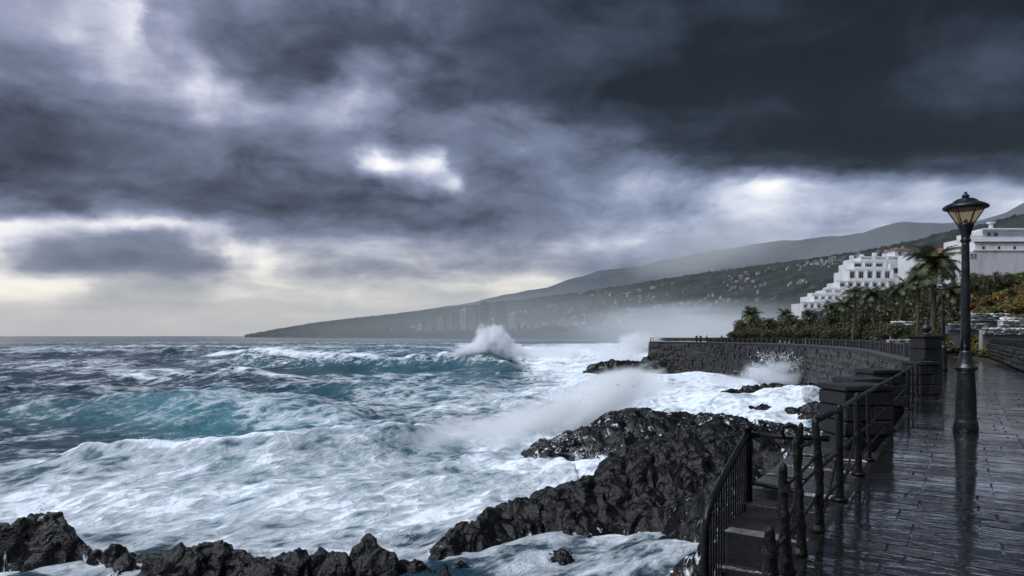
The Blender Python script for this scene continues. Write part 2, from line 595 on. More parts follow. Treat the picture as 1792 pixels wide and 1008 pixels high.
def mat_promenade():
    mt, k, p, out = new_mat('wet_dark_paving')
    tc = k.node('ShaderNodeTexCoord').outputs['Object']
    tc = k.node('ShaderNodeNewGeometry').outputs['Position']
    mp = k.node('ShaderNodeMapping', vector_type='TEXTURE'); mp.inputs['Scale'].default_value = (1.0, 0.24, 1.0); mp.inputs['Rotation'].default_value = (0, 0, -0.585)
    k.link(tc, mp.inputs[0]); v = mp.outputs[0]
    n = k.noise(tc, 0.8, 6, 0.6)
    k.link(k.mix(k.smooth(n, 0.3, 0.7), (0.006, 0.0055, 0.0062), (0.019, 0.0175, 0.019)), p.inputs['Base Color'])
    k.link(k.smooth(k.noise(tc, 2.2, 5, 0.6), 0.3, 0.7, 0.04, 0.13), p.inputs['Roughness'])
    p.inputs['Specular IOR Level'].default_value = 1.0
    p.inputs['Coat Weight'].default_value = 1.0
    p.inputs['Coat Roughness'].default_value = 0.04
    p.inputs['Coat IOR'].default_value = 2.0
    r1 = k.noise(v, 1.1, 4, 0.55, 1.4)
    r2 = k.noise(v, 4.5, 3, 0.6)
    st = k.smooth(k.noise(tc, 0.9, 4, 0.6), 0.35, 0.68, 0.06, 0.34)
    h = k.m('ADD', k.m('MULTIPLY', k.smooth(r1, 0.3, 0.7), 0.55), k.m('MULTIPLY', r2, 0.22))
    k.link(k.bump(h, st, 0.034), p.inputs['Normal'])
    k.link(k.bump(h, st, 0.034), p.inputs['Coat Normal'])
    return mt


def mat_stone(name, a, b, rough=0.4):
    mt, k, p, out = new_mat(name)
    tc = k.node('ShaderNodeTexCoord').outputs['Object']
    n = k.noise(tc, 2.2, 7, 0.65)
    k.link(k.mix(k.smooth(n, 0.32, 0.68), a, b), p.inputs['Base Color'])
    k.link(k.smooth(n, 0.3, 0.7, rough - .12, rough + .2), p.inputs['Roughness'])
    k.link(k.bump(k.m('ADD', n, k.m('MULTIPLY', k.noise(tc, 22, 4), 0.4)), 0.6, 0.04), p.inputs['Normal'])
    return mt


def mat_leaf(name, a, b):
    mt, k, p, out = new_mat(name)
    oi = k.node('ShaderNodeObjectInfo').outputs['Random']
    tc = k.node('ShaderNodeTexCoord').outputs['Object']
    n = k.noise(tc, 1.3, 3)
    f = k.m('ADD', k.m('MULTIPLY', oi, 0.4), k.m('MULTIPLY', k.smooth(n, 0.35, 0.65), 0.6))
    c = k.mix(f, a, b)
    k.link(c, p.inputs['Base Color'])
    p.inputs['Roughness'].default_value = 0.5
    tr = k.node('ShaderNodeBsdfTranslucent'); k.link(c, tr.inputs[0])
    ms = k.node('ShaderNodeMixShader'); ms.inputs[0].default_value = 0.3
    k.link(p.outputs[0], ms.inputs[1]); k.link(tr.outputs[0], ms.inputs[2])
    k.link(ms.outputs[0], out.inputs['Surface'])
    return mt


def mat_hill(name, a, b, c, scale):
    mt, k, p, out = new_mat(name)
    tc = k.node('ShaderNodeTexCoord').outputs['Object']
    n = k.noise(tc, scale, 8, 0.62)
    n2 = k.noise(tc, scale * 4.5, 6, 0.6)
    n3 = k.noise(tc, scale * 14, 4, 0.6)
    cc = k.mix(k.smooth(n, 0.38, 0.62), a, b)
    cc = k.mix(k.smooth(n2, 0.5, 0.68), cc, c)
    cc = k.mix(k.smooth(n3, 0.45, 0.6, 0.0, 0.45), cc, a)
    k.link(cc, p.inputs['Base Color'])
    p.inputs['Roughness'].default_value = 0.95
    p.inputs['Specular IOR Level'].default_value = 0.1
    return mt


def mat_white(name, col, stain=0.18):
    mt, k, p, out = new_mat(name)
    tc = k.node('ShaderNodeTexCoord').outputs['Object']
    mp = k.node('ShaderNodeMapping'); mp.inputs['Scale'].default_value = (1, 1, 0.25); k.link(tc, mp.inputs[0])
    n = k.noise(mp.outputs[0], 0.5, 7, 0.65)
    k.link(k.mix(k.smooth(n, 0.42, 0.75), col, tuple(c * (1 - stain) * w for c, w in zip(col, (1, .97, .93)))), p.inputs['Base Color'])
    p.inputs['Roughness'].default_value = 0.7
    k.link(k.bump(k.noise(tc, 6, 4), 0.15, 0.03), p.inputs['Normal'])
    return mt


def mat_spray(name, density, seed_off, scale, lo, hi, ragged=1.6):
    """White water mist: a volume that thins towards the edge of its own shape (object space -1..1)."""
    mt = bpy.data.materials.new(name); mt.use_nodes = True
    k = NT(mt.node_tree)
    out = k.node('ShaderNodeOutputMaterial')
    pv = k.node('ShaderNodeVolumePrincipled')
    pv.inputs['Color'].default_value = (0.97, 0.985, 1.0, 1)
    pv.inputs['Anisotropy'].default_value = 0.2
    tc = k.node('ShaderNodeTexCoord').outputs['Object']
    r = k.node('ShaderNodeVectorMath', operation='LENGTH'); k.link(tc, r.inputs[0])
    v = k.vm('ADD', tc, (seed_off, seed_off * .7, seed_off * 1.3))
    n = k.noise(v, scale, 6, 0.66, 0.7)
    big = k.noise(v, scale * .45, 3, 0.5)
    e = k.m('ADD', k.m('SUBTRACT', 1.0, r.outputs['Value']), k.m('ADD', k.m('MULTIPLY', k.m('SUBTRACT', n, 0.5), ragged), k.m('MULTIPLY', k.m('SUBTRACT', big, 0.5), ragged * .6)))
    shape = k.smooth(e, lo, hi)
    inside = k.smooth(r.outputs['Value'], 0.80, 0.99, 1.0, 0.0)
    k.link(k.m('MULTIPLY', k.m('MULTIPLY', shape, inside), density), pv.inputs['Density'])
    k.link(pv.outputs[0], out.inputs['Volume'])
    return mt


M = {}
M['rock'] = mat_rock()
M['sea'] = mat_sea()
M['prom'] = mat_promenade()
M['seawall'] = mat_stone('dark_sea_wall_stone', (0.008, 0.0082, 0.009), (0.034, 0.032, 0.032), 0.5)
M['wallstone'] = mat_stone('grey_wall_stone', (0.02, 0.0195, 0.02), (0.065, 0.06, 0.058), 0.5)
M['block'] = mat_stone('wet_black_stone', (0.0035, 0.0035, 0.0042), (0.012, 0.0113, 0.012), 0.42)
M['step'] = mat_stone('wet_step_stone', (0.008, 0.008, 0.009), (0.035, 0.034, 0.037), 0.2)
M['iron'] = simple('black_painted_iron', (0.003, 0.0032, 0.0038), 0.30, 0.5, 8, 0.25, 30, spec=0.25, rvar=0.14)
M['rust'] = simple('corroded_iron', (0.004, 0.0036, 0.0036), 0.40, 0.6, 9, 0.5, 20, spec=0.25, rvar=0.2)
M['lamp'] = simple('dark_green_lamp_iron', (0.005, 0.0075, 0.0085), 0.30, 0.35, 6, 0.2, 25, rvar=0.12)
M['white'] = mat_white('white_render', (0.60, 0.61, 0.635), 0.26)
M['white2'] = mat_white('pale_render', (0.60, 0.60, 0.61), 0.25)
M['house1'] = mat_white('dull_white_house', (0.40, 0.40, 0.41), 0.3)
M['house2'] = mat_white('dull_grey_house', (0.20, 0.20, 0.205), 0.3)
M['cream'] = mat_white('cream_render', (0.55, 0.50, 0.44), 0.2)
M['brown'] = mat_white('brown_facade', (0.11, 0.085, 0.075), 0.25)
M['greyfac'] = mat_white('grey_facade', (0.24, 0.235, 0.24), 0.25)
M['tile'] = simple('red_roof_tile', (0.16, 0.066, 0.045), 0.7, 0.3, 2, 0.3, 8)
M['pane'] = simple('dark_window_glass', (0.02, 0.025, 0.03), 0.12, 0.2, 1, 0)
M['frame'] = simple('window_frame', (0.5, 0.5, 0.52), 0.5, 0.1, 3, 0)
M['frond'] = mat_leaf('palm_frond_green', (0.034, 0.046, 0.020), (0.085, 0.095, 0.035))
M['trunk'] = simple('palm_trunk_bark', (0.06, 0.05, 0.04), 0.9, 0.35, 5, 0.5, 14)
M['leafd'] = mat_leaf('dark_leaves', (0.030, 0.040, 0.019), (0.080, 0.085, 0.032))
M['leafm'] = mat_leaf('mid_green_leaves', (0.034, 0.042, 0.017), (0.082, 0.082, 0.027))
M['leafo'] = mat_leaf('olive_leaves', (0.075, 0.082, 0.022), (0.155, 0.145, 0.036))
M['leafy'] = mat_leaf('yellow_green_leaves', (0.14, 0.135, 0.022), (0.26, 0.205, 0.035))
M['leafr'] = mat_leaf('rusty_leaves', (0.11, 0.06, 0.022), (0.19, 0.10, 0.03))
M['bark'] = simple('grey_bark', (0.05, 0.042, 0.036), 0.9, 0.3, 5, 0.4)
M['earth'] = mat_hill('slope_earth', (0.016, 0.020, 0.011), (0.034, 0.031, 0.016), (0.05, 0.042, 0.022), 0.06)
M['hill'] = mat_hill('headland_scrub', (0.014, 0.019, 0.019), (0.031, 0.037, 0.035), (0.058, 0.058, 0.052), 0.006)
M['mount'] = mat_hill('haze_tinted_mountain_scrub', (0.060, 0.072, 0.084), (0.080, 0.092, 0.104), (0.092, 0.10, 0.108), 0.0016)  # scrub paled to blue-grey: distance haze painted into the base colour


def mat_lampglass():
    mt, k, p, out = new_mat('frosted_cream_glass')
    tc = k.node('ShaderNodeTexCoord').outputs['Object']
    n = k.noise(tc, 6, 4)
    c = k.mix(n, (0.74, 0.66, 0.52), (0.86, 0.80, 0.68))
    k.link(c, p.inputs['Base Color']); p.inputs['Roughness'].default_value = 0.3
    tr = k.node('ShaderNodeBsdfTranslucent'); k.link(c, tr.inputs[0])
    ms = k.node('ShaderNodeMixShader'); ms.inputs[0].default_value = 0.8
    k.link(p.outputs[0], ms.inputs[1]); k.link(tr.outputs[0], ms.inputs[2])
    tp = k.node('ShaderNodeBsdfTransparent'); tp.inputs[0].default_value = (1.0, 0.93, 0.80, 1)
    m2 = k.node('ShaderNodeMixShader'); m2.inputs[0].default_value = 0.75
    k.link(ms.outputs[0], m2.inputs[1]); k.link(tp.outputs[0], m2.inputs[2])
    k.link(m2.outputs[0], out.inputs['Surface'])
    return mt


M['lampglass'] = mat_lampglass()


def mat_drop():
    mt, k, p, out = new_mat('white_water_drops')
    p.inputs['Base Color'].default_value = (0.85, 0.88, 0.9, 1)
    p.inputs['Roughness'].default_value = 0.4
    tr = k.node('ShaderNodeBsdfTranslucent'); tr.inputs[0].default_value = (0.85, 0.88, 0.9, 1)
    ms = k.node('ShaderNodeMixShader'); ms.inputs[0].default_value = 0.5
    k.link(p.outputs[0], ms.inputs[1]); k.link(tr.outputs[0], ms.inputs[2])
    k.link(ms.outputs[0], out.inputs['Surface'])
    return mt


M['drop'] = mat_drop()

# ------------------------------------------------------------------ the coast line (plan)
def edge_x(d):
    return 0.661 * d - 1.278


def catmull(P, n=12):
    P = [np.array(p, float) for p in P]
    Q = [2 * P[0] - P[1]] + P + [2 * P[-1] - P[-2]]
    out = []
    for i in range(1, len(Q) - 2):
        for t in np.linspace(0, 1, n, endpoint=False):
            a, b, c, d = Q[i - 1:i + 3]
            out.append(0.5 * (2 * b + (c - a) * t + (2 * a - 5 * b + 4 * c - d) * t * t + (3 * b - a - 3 * c + d) * t ** 3))
    out.append(P[-1])
    return np.array(out)


NEAR_EDGE = np.array([(edge_x(d), d) for d in (-14, -8, -3, 0, 3, 6, 9, 12, 16, 20, 25, 30, 34)])
BAY = catmull([(edge_x(34), 34), (29.6, 53), (41, 81), (49.3, 115), (49.6, 140), (45.5, 158), (34.5, 171)], 10)
BACK = catmull([(34.5, 171), (37, 184), (47, 225), (62, 300), (90, 420), (130, 620)], 6)
COAST = np.vstack([NEAR_EDGE[:-1], BAY, BACK[1:]])


def coast_t(x, y):
    """Signed distance inland from the coast line."""
    x = np.asarray(x, float); y = np.asarray(y, float)
    best = np.full(x.shape, 1e9); sign = np.ones(x.shape)
    for a, b in zip(COAST[:-1], COAST[1:]):
        ab = b - a; L2 = ab @ ab
        t = np.clip(((x - a[0]) * ab[0] + (y - a[1]) * ab[1]) / L2, 0, 1)
        d = np.hypot(x - a[0] - t * ab[0], y - a[1] - t * ab[1])
        s = np.sign(ab[1] * (x - a[0]) - ab[0] * (y - a[1]))      # right of travel = inland
        m = d < best - 1e-9
        best = np.where(m, d, best); sign = np.where(m, s, sign)
    return best * sign


_KR = [0.28, .36, .42, .5, .56, .62, .68, .74, .9]
_KZ = [0.01, .012, .03, .06, .085, .13, .20, .235, .24]


def terrain_z(x, y):
    x = np.asarray(x, float); y = np.asarray(y, float)
    t = coast_t(x, y)
    r = np.where(y > 5, x / np.maximum(y, 5), 0.9)
    k = np.interp(r, _KR, _KZ)
    bump = fbm(x / 17, y / 17, 0.3, 4) * np.clip((t - 12) / 30, 0, 1) * 1.6 * np.clip(k / .08 - .2, 0, 1)
    return DECK - 0.06 + k * np.maximum(0, t - 10) + bump


# ------------------------------------------------------------------ sea
def build_sea():
    cols = np.concatenate([np.linspace(-1500, -40, 60, endpoint=False), np.linspace(-40, 1560, 900, endpoint=False), np.linspace(1560, 2500, 40)])
    # depth rows: dense near the shore, opening out towards the horizon
    t = np.linspace(0, 1, 860)
    e = -0.78
    d0, d1 = 15.0, 9000.0
    dep = (d0 ** e + t * (d1 ** e - d0 ** e)) ** (1 / e)
    spc = np.gradient(dep)
    X = ((cols[None, :] - 896) / F) * dep[:, None]
    Y = np.repeat(dep[:, None], len(cols), 1)
    SP = np.repeat(spc[:, None], len(cols), 1)
    px = np.repeat(cols[None, :], len(dep), 0)
    py = 587 + EYE * F / Y
    H = np.zeros_like(X); DX = np.zeros_like(X); DY = np.zeros_like(X)
    rg = np.random.default_rng(11)
    lam = np.exp(np.linspace(math.log(75), math.log(1.3), 64))
    nearshore = 0.30 + 0.70 * sstep(Y, 34, 75)
    for L in lam:
        L *= rg.uniform(.9, 1.1)
        th = math.radians(-58) + rg.normal() * (0.45 + 0.25 * (L < 10))
        kx, ky = math.cos(th) * 2 * math.pi / L, math.sin(th) * 2 * math.pi / L
        a = 0.0072 * L ** 0.86 * rg.uniform(.6, 1.3) * (1.0 + .75 * (L < 22))
        damp = np.clip((L / SP - 2.5) / 3.0, 0, 1)
        ph = kx * X + ky * Y + rg.uniform(0, 6.28)
        aw = a * damp * (nearshore if L > 8 else 0.55 + 0.45 * nearshore)
        H += aw * np.cos(ph)
        s = aw * np.sin(ph) * 0.9
        DX -= s * math.cos(th); DY -= s * math.sin(th)
    foam = np.zeros_like(X); aer = np.zeros_like(X)

    # placed breakers: crest line depth yc(x), height, steep front towards the viewer
    wob = fbm(X / 9.0, Y / 9.0, 1.0, 3)
    HN = fbm(X / 6, Y / 14, 5.0, 2)
    def breaker(pts, wf, wb, cap=0.0, capw=1.0, backfoam=0.0, front=0.0, teal=0.0, rough=1.4):
        P = np.array(pts, float)
        xc = np.interp(X, P[:, 0], P[:, 1]) + wob * rough
        hh = np.interp(X, P[:, 0], P[:, 2], left=0, right=0) * (1 + 0.22 * HN)
        q = Y - xc
        shape = np.where(q < 0, np.exp(-(np.abs(q) / wf) ** 1.25), np.exp(-(q / wb) ** 2))
        on = (hh > 0.01)
        w = np.clip(hh / 1.2, 0, 1)
        nonlocal H, DY, foam, aer
        H = H + hh * shape
        DY = DY - 0.22 * hh * np.exp(-((q + wf * .1) / (wf * .7)) ** 2)      # lean the crest forward
        foam = np.maximum(foam, cap * w * np.exp(-((q - 0.3 * capw) / capw) ** 2))
        foam = np.maximum(foam, backfoam * w * ((q > 0) & (q < wb * 3)) * np.exp(-np.maximum(q, 0) / (wb * 1.6)))
        foam = np.maximum(foam, front * w * ((q <= 0.5) & (q > -wf * 3)) * np.exp(np.minimum(q, 0.5) / (wf * 1.7)))
        aer = np.maximum(aer, teal * w * np.exp(-((q + wf * .55) / (wf * 1.1)) ** 2))
        return on
    # far swells
    breaker([(-500, 640, 2.6), (-200, 610, 3.2), (0, 600, 2.2), (200, 560, 1)], 26, 40, .35, 12)
    breaker([(-300, 410, 2.2), (-170, 400, 3.0), (-60, 395, 2.6), (60, 380, 1.6), (110, 380, .6)], 18, 26, .60, 10)
    breaker([(-260, 300, 1.8), (-190, 292, 2.8), (-120, 284, 2.9), (-75, 276, 2.4), (-30, 272, 1.6), (30, 268, 1)], 14, 22, .45, 7)
    breaker([(-125, 268, 0), (-105, 262, 2.6), (-80, 256, 3.0), (-62, 250, 2.6), (-48, 246, 1.6), (-40, 246, 0)], 8, 14, .95, 7, .8)
    breaker([(-20, 255, 0), (5, 250, 2.2), (22, 246, 2.6), (40, 240, 2.4), (60, 240, 1.5)], 9, 18, .95, 8, .9, .75)
    # the tall dark wave that bursts in the middle distance
    breaker([(-115, 216, 0), (-92, 205, 1.4), (-70, 193, 2.6), (-42, 184, 3.6), (-24, 180, 4.3), (-14, 178, 4.9), (-5, 176, 4.7), (0, 174, 3.2), (4, 172, 1.2), (8, 171, 0)],
            5.6, 13, .85, .7, .62, 0, .42, .5)
    face1 = sstep(X, -80, -60) * (1 - sstep(X, 0, 5)) * sstep(Y, 160, 166) * (1 - sstep(Y, 177, 180))
    calmface = face1
    # left and middle
    breaker([(-84, 133, 0), (-70, 130, 1.6), (-58, 127, 3.0), (-50, 126, 3.1), (-42, 126, 1.8), (-33, 128, 0)], 6.5, 9, .80, 2.4, .55, .38)
    breaker([(-110, 100, 0.5), (-85, 96, 2.0), (-68, 95, 2.2), (-52, 93, 1.0), (-44, 93, 0)], 7, 10, .35, 1.5, .2)
    breaker([(-62, 77, .6), (-46, 75, 1.7), (-36, 73, 2.5), (-26, 72, 2.9), (-18, 71.5, 2.2), (-11, 71, .9), (-5, 71, 0)], 6.0, 9, .42, 1.3, .40, .0, 1.0)
    breaker([(-40, 112, 0), (-28, 108, 1.4), (-12, 106, 1.6), (4, 104, .6), (10, 104, 0)], 6, 9, .42, 1.6, .35, .2, .5)
    # white breaker in front of the rocks
    breaker([(-36, 45, .2), (-30, 44, 1.0), (-25, 43.5, 1.9), (-18, 44.2, 2.4), (-13, 46, 2.3), (-9, 50, 2.5), (-5, 55, 2.0), (-1, 60, 2.0), (3, 65, 2.2), (8, 70, 1.4), (12, 74, 0)],
            4.2, 4.6, 1.0, 1.6, .85, .72, .75, 1.0)
    breaker([(-30, 37, 0), (-20, 36.2, .7), (-12, 37, .9), (-6, 38.5, .9), (0, 41, .8), (4, 44, .4)], 2.6, 3.2, .85, 1.2, .75, .70, .3, .8)

    # foam patches, by place on the water
    PN = fbm(px / 90.0, py / 26.0, 0.7, 3)
    def patch(cx, cy, rx, ry, s, soft=.6):
        nonlocal foam
        q = ((px - cx) / rx) ** 2 + ((py - cy) / ry) ** 2
        q = q * (1 + 0.35 * np.roll(PN, int(cx * 3.1) % 700, 1))
        foam = np.maximum(foam, s * np.clip((1.0 - q) / soft, 0, 1))
    foam = np.maximum(foam, np.where(py > 604, 0.20, 0.12) + 0.06 * fbm(X / 60, Y / 60, 2.0, 3))
    for a in [(1180, 690, 330, 78, .96), (1100, 640, 260, 34, .92), (900, 720, 190, 60, .62), (1000, 618, 180, 16, .85), (880, 640, 110, 12, .5), (700, 675, 260, 22, .40),
              (560, 900, 900, 110, .68), (150, 935, 420, 85, .60), (60, 880, 240, 34, .56), (700, 860, 420, 95, .72), (960, 810, 200, 70, .90), (1050, 790, 120, 50, .95),
              (250, 655, 170, 16, .56), (120, 640, 170, 12, .45), (60, 618, 130, 7, .55), (300, 690, 260, 16, .38), (620, 735, 260, 26, .50), (470, 705, 160, 22, .42),
              (760, 700, 220, 26, .48), (820, 745, 130, 30, .60), (80, 680, 140, 12, .40), (1000, 970, 330, 60, .58), (110, 990, 200, 26, .62), (1150, 930, 110, 26, .66), (430, 640, 140, 8, .4),
              (550, 608, 110, 4, .5), (1150, 607, 250, 9, .8), (860, 606, 80, 5, .7), (1320, 720, 160, 40, .95)]:
        patch(*a)
    hole = ((px - 1040) / 240) ** 2 + ((py - 965) / 60) ** 2
    foam = np.where(hole < 1, np.minimum(foam, .42 + .25 * np.clip(hole, 0, 1)), foam)
    foam = np.where((px < 230) & (py > 968), np.minimum(foam, .62), foam)
    aer = np.maximum(aer, .85 * np.clip(1.2 - ((px - 430) / 290) ** 2 - ((py - 745) / 46) ** 2, 0, 1))
    aer = np.maximum(aer, .55 * np.clip(1.2 - ((px - 820) / 330) ** 2 - ((py - 690) / 60) ** 2, 0, 1))
    aer = np.maximum(aer, .75 * sstep(py, 790, 850) * (px < 1000))
    aer = np.maximum(aer, .42 * sstep(px, 350, 750))
    foam = foam * (1 - .85 * calmface)
    aer = aer * (1 - .55 * (1 - sstep(px, 120, 330)))
    # boiling surface where the foam is thick
    amp = np.clip(foam, 0, 1) ** 2
    nearw = np.clip(1.5 - SP * 1.2, 0, 1)
    b1 = np.abs(perlin(X / 2.6, Y / 3.2, 0.5)); b2 = np.abs(perlin(X / 1.1 + 9, Y / 1.3, 2.5)); b3 = perlin(X / .5, Y / .55, 7.7)
    H += amp * nearw * (0.50 * (b1 - .25) + 0.20 * (b2 - .25) + 0.07 * b3)
    H += amp * (Y < 190) * 0.5 * perlin(X / 7, Y / 6, 3.3)
    # crest foam on the steepest wind waves
    gy = np.gradient(H, axis=0) / np.maximum(SP, .05)
    foam = np.maximum(foam, np.clip((-gy * 0 + np.clip(H - 1.1, 0, 2) * .28), 0, .45))
    foam = foam + 0.10 * fbm(X / 20, Y / 20, 8.0, 3)
    aer = aer * (1 - .88 * sstep(py, 905, 945))
    V = np.stack([X + DX, Y + DY, H - 0.15], -1).reshape(-1, 3)
    me = np_mesh('sea', V, grid_faces(len(dep), len(cols)), [M['sea']], True,
                 {'foam': np.clip(foam, 0, 1.2), 'aer': np.clip(aer, 0, 1)})
    o = link('sea', me); tag(o, kind='structure')
    return o


build_sea()


# ------------------------------------------------------------------ rocks
def rock(name, label, ridges, res, knob=1.0, wash=None, group=None, pad=1.5, seed=0.0, low=-0.55):
    """ridges: lists of (x, y, z, halfwidth); lumpy lava built as a displaced sheet that dips below the water."""
    P = [np.array(r, float) for r in ridges]
    allp = np.vstack(P)
    x0 = (allp[:, 0] - allp[:, 3]).min() - pad; x1 = (allp[:, 0] + allp[:, 3]).max() + pad
    y0 = (allp[:, 1] - allp[:, 3]).min() - pad; y1 = (allp[:, 1] + allp[:, 3]).max() + pad
    nx = int((x1 - x0) / res); ny = int((y1 - y0) / res)
    X, Y = np.meshgrid(np.linspace(x0, x1, nx), np.linspace(y0, y1, ny))
    wx = X + 0.9 * knob * fbm(X / (3 * knob), Y / (3 * knob), seed, 3); wy = Y + 0.9 * knob * fbm(X / (3 * knob), Y / (3 * knob), seed + 40, 3)
    base = np.full(X.shape, -2.0)
    for p in P:
        segs = list(zip(p[:-1], p[1:])) if len(p) > 1 else [(p[0], p[0] + np.array([1e-3, 0, 0, 0]))]
        for a, b in segs:
            ab = b[:2] - a[:2]; L2 = max(ab @ ab, 1e-9)
            t = np.clip(((wx - a[0]) * ab[0] + (wy - a[1]) * ab[1]) / L2, 0, 1)
            d = np.hypot(wx - a[0] - t * ab[0], wy - a[1] - t * ab[1])
            z = a[2] + (b[2] - a[2]) * t; w = a[3] + (b[3] - a[3]) * t
            base = np.maximum(base, (z + .6) * (1 - (d / w) ** 1.5) - .6)
    k = knob
    def dome(s):
        f = worley(X / s + seed * 3.1, Y / s + seed * 1.7)
        return np.sqrt(np.clip(1 - (f / 0.80) ** 2, 0, 1))
    Z = base + 0.62 * k * (dome(1.5 * k) - .55) + 0.36 * k * (dome(.66 * k) - .5) + 0.13 * k * (dome(.28 * k) - .5)
    rid = 1 - 2 * np.abs(fbm(X / (1.9 * k), Y / (1.9 * k), seed + 3, 4))
    Z += 0.20 * k * rid + 0.11 * k * (1 - 2 * np.abs(fbm(X / (.5 * k), Y / (.5 * k), seed + 9, 3)))
    Z = np.where(base < -.5, base, Z - .20 * k)
    jx = 0.22 * k * fbm(X / (.8 * k), Y / (.8 * k), Z / k + 11, 3); jy = 0.22 * k * fbm(X / (.8 * k), Y / (.8 * k), Z / k + 31, 3)
    keep = np.maximum.reduce([Z[:-1, :-1], Z[1:, :-1], Z[:-1, 1:], Z[1:, 1:]]) > low
    V = np.stack([X + jx, Y + jy, Z], -1).reshape(-1, 3)
    Fq = grid_faces(ny, nx, keep)
    ws = np.full(X.shape, 0.08)
    ws = np.maximum(ws, np.clip(.46 - Z * .45, 0, .42))
    if wash is not None:
        ws = np.maximum(ws, wash(X, Y, Z))
    used = np.unique(Fq); mp = np.full(len(V), -1); mp[used] = np.arange(len(used))
    me = np_mesh(name, V[used], mp[Fq], [M['rock']], True, {'wash': ws.reshape(-1)[used]})
    o = link(name, me)
    return tag(o, label, 'rock', group)


def R(px, py, d, w):
    p = at(px, py, d); return (p.x, p.y, p.z, w)


rock('rock_outcrop', 'long black lava ridge running from the white pool up towards the stair fence',
     [[R(868, 905, 31.5, 1.9), R(915, 895, 32.2, 2.4), R(985, 858, 33.2, 3.0), R(1080, 832, 34.5, 4.2), R(1175, 782, 36.5, 6.2), R(1250, 752, 40, 8.0), R(1320, 748, 43, 8.5), R(1400, 770, 46, 8.0), R(1480, 790, 46, 7)],
      [R(1100, 880, 33, 3.2), R(1230, 850, 33.5, 4.0)]], 0.08, 1.0, seed=1.0,
     wash=lambda X, Y, Z: .30 * sstep(Y, 38, 44) + .2 * sstep(X, 6, 12))
rock('rock_outcrop', 'rough dark rock shelf below the stair fence and the sea wall',
     [[R(1290, 835, 29, 3.0), R(1350, 800, 29, 3.5), R(1440, 790, 29, 4), R(1540, 790, 32, 5)], [R(1330, 860, 24, 2.4), R(1420, 830, 24, 4)], [(10.5, 19, 2.6, 3)]],
     0.10, 1.0, seed=2.0, wash=lambda X, Y, Z: .38 + 0 * X)
rock('rock_outcrop', 'broad grey-black reef streaked with running foam behind the black ridge',
     [[R(962, 782, 51, 2.6), R(1000, 762, 53, 3.6), R(1060, 745, 55, 4.6), R(1115, 722, 59, 6.0), R(1180, 730, 60, 7.0), R(1260, 735, 61, 7.0), R(1345, 748, 59, 6.5), R(1430, 760, 55, 6.0), R(1520, 770, 52, 6)],
      [R(1150, 775, 52, 4), R(1260, 765, 52, 5.5)]], 0.16, 1.1, seed=3.0, wash=lambda X, Y, Z: .40 + .10 * fbm(X / 5, Y / 5, 1.0, 2))
rock('rock_outcrop', 'thin broken line of black rocks in the foam under the far wall',
     [[R(1272, 686, 106, 1.6), R(1330, 678, 107, 2.2), R(1345, 676, 107, 2.2), R(1400, 676, 107, 2.4), R(1450, 677, 105, 2.4)]], 0.22, 1.25, seed=4.0, low=-.4)
rock('rock_outcrop', 'small black rocks in white water beside the nearest stone block',
     [[R(1318, 716, 82, 1.3), R(1345, 713, 82, 1.5), R(1372, 719, 82, 1.2)], [R(1390, 718, 80, 1.7), R(1420, 707, 79, 2.6), R(1460, 702, 78, 3.2), R(1530, 702, 78, 4)]], 0.18, 1.0, seed=5.0, low=-.4)
rock('rock_outcrop', 'brown-black rock mound at the seaward foot of the far wall',
     [[R(1042, 642, 164, 2.8), R(1062, 633, 165, 4.0), R(1090, 634, 166, 4.2), R(1112, 637, 167, 4.2), R(1135, 628, 169, 5.0), R(1165, 640, 166, 3.5)]], 0.35, 1.7, seed=6.0, low=-.5)
rock('rock_outcrop', 'tall knobbly black rock at the left edge of the photo',
     [[R(-60, 925, 27.9, 1.6), R(0, 925, 28.0, 1.2), R(45, 908, 28.2, 1.25), R(92, 910, 28.2, 1.1), R(124, 940, 27.8, .7)], [R(50, 962, 27.1, .5), R(100, 958, 27.1, .6), R(140, 960, 27.2, .55)]],
     0.06, 0.62, seed=7.0, wash=lambda X, Y, Z: .30 + 0 * X)
rock('rock_outcrop', 'low flat black rocks between the left edge rock and the middle chain',
     [[R(160, 972, 27.0, .6), R(190, 960, 27.0, .8), R(215, 972, 26.8, .6), R(262, 985, 26.5, .6)]], 0.06, 0.55, seed=8.0, low=-.4)
rock('rock_outcrop', 'twin-humped black rock in the bottom foreground',
     [[R(262, 985, 25.2, 1.0), R(305, 962, 25.2, 1.35), R(345, 960, 25.4, 1.3), R(388, 958, 25.4, 1.3), R(425, 985, 25.2, .8)]], 0.055, 0.58, seed=9.0)
rock('rock_outcrop', 'bumpy low black rocks right of the twin-humped rock',
     [[R(430, 990, 25, .9), R(480, 985, 25, 1.0), R(530, 968, 25.2, 1.1), R(580, 978, 25, 1.0), R(615, 975, 25, .9)]], 0.055, 0.55, seed=10.0)
rock('rock_outcrop', 'high rounded black rock standing in the bottom middle of the photo',
     [[R(618, 968, 25.2, .9), R(645, 944, 25.4, 1.25), R(665, 954, 25.4, 1.15), R(700, 984, 25.4, .9), R(745, 994, 25.6, .9)]], 0.055, 0.58, seed=11.0)
rock('rock_outcrop', 'slanting black rock between the bottom middle rock and the long ridge',
     [[R(745, 992, 26.6, 1.0), R(775, 965, 27.4, 1.2), R(805, 930, 28.6, 1.35), R(835, 916, 29.6, 1.2), R(850, 930, 30, 1.0)], [R(780, 1000, 25.8, 1.0), R(820, 990, 26.5, .7)]], 0.06, 0.66, seed=12.0)
rock('rock_outcrop', 'small half-drowned black rock alone in the laced pool',
     [[R(952, 980, 27.6, .8), R(980, 964, 27.8, 1.0), R(1004, 980, 27.6, .7)]], 0.05, 0.4, seed=13.0, low=-.3)
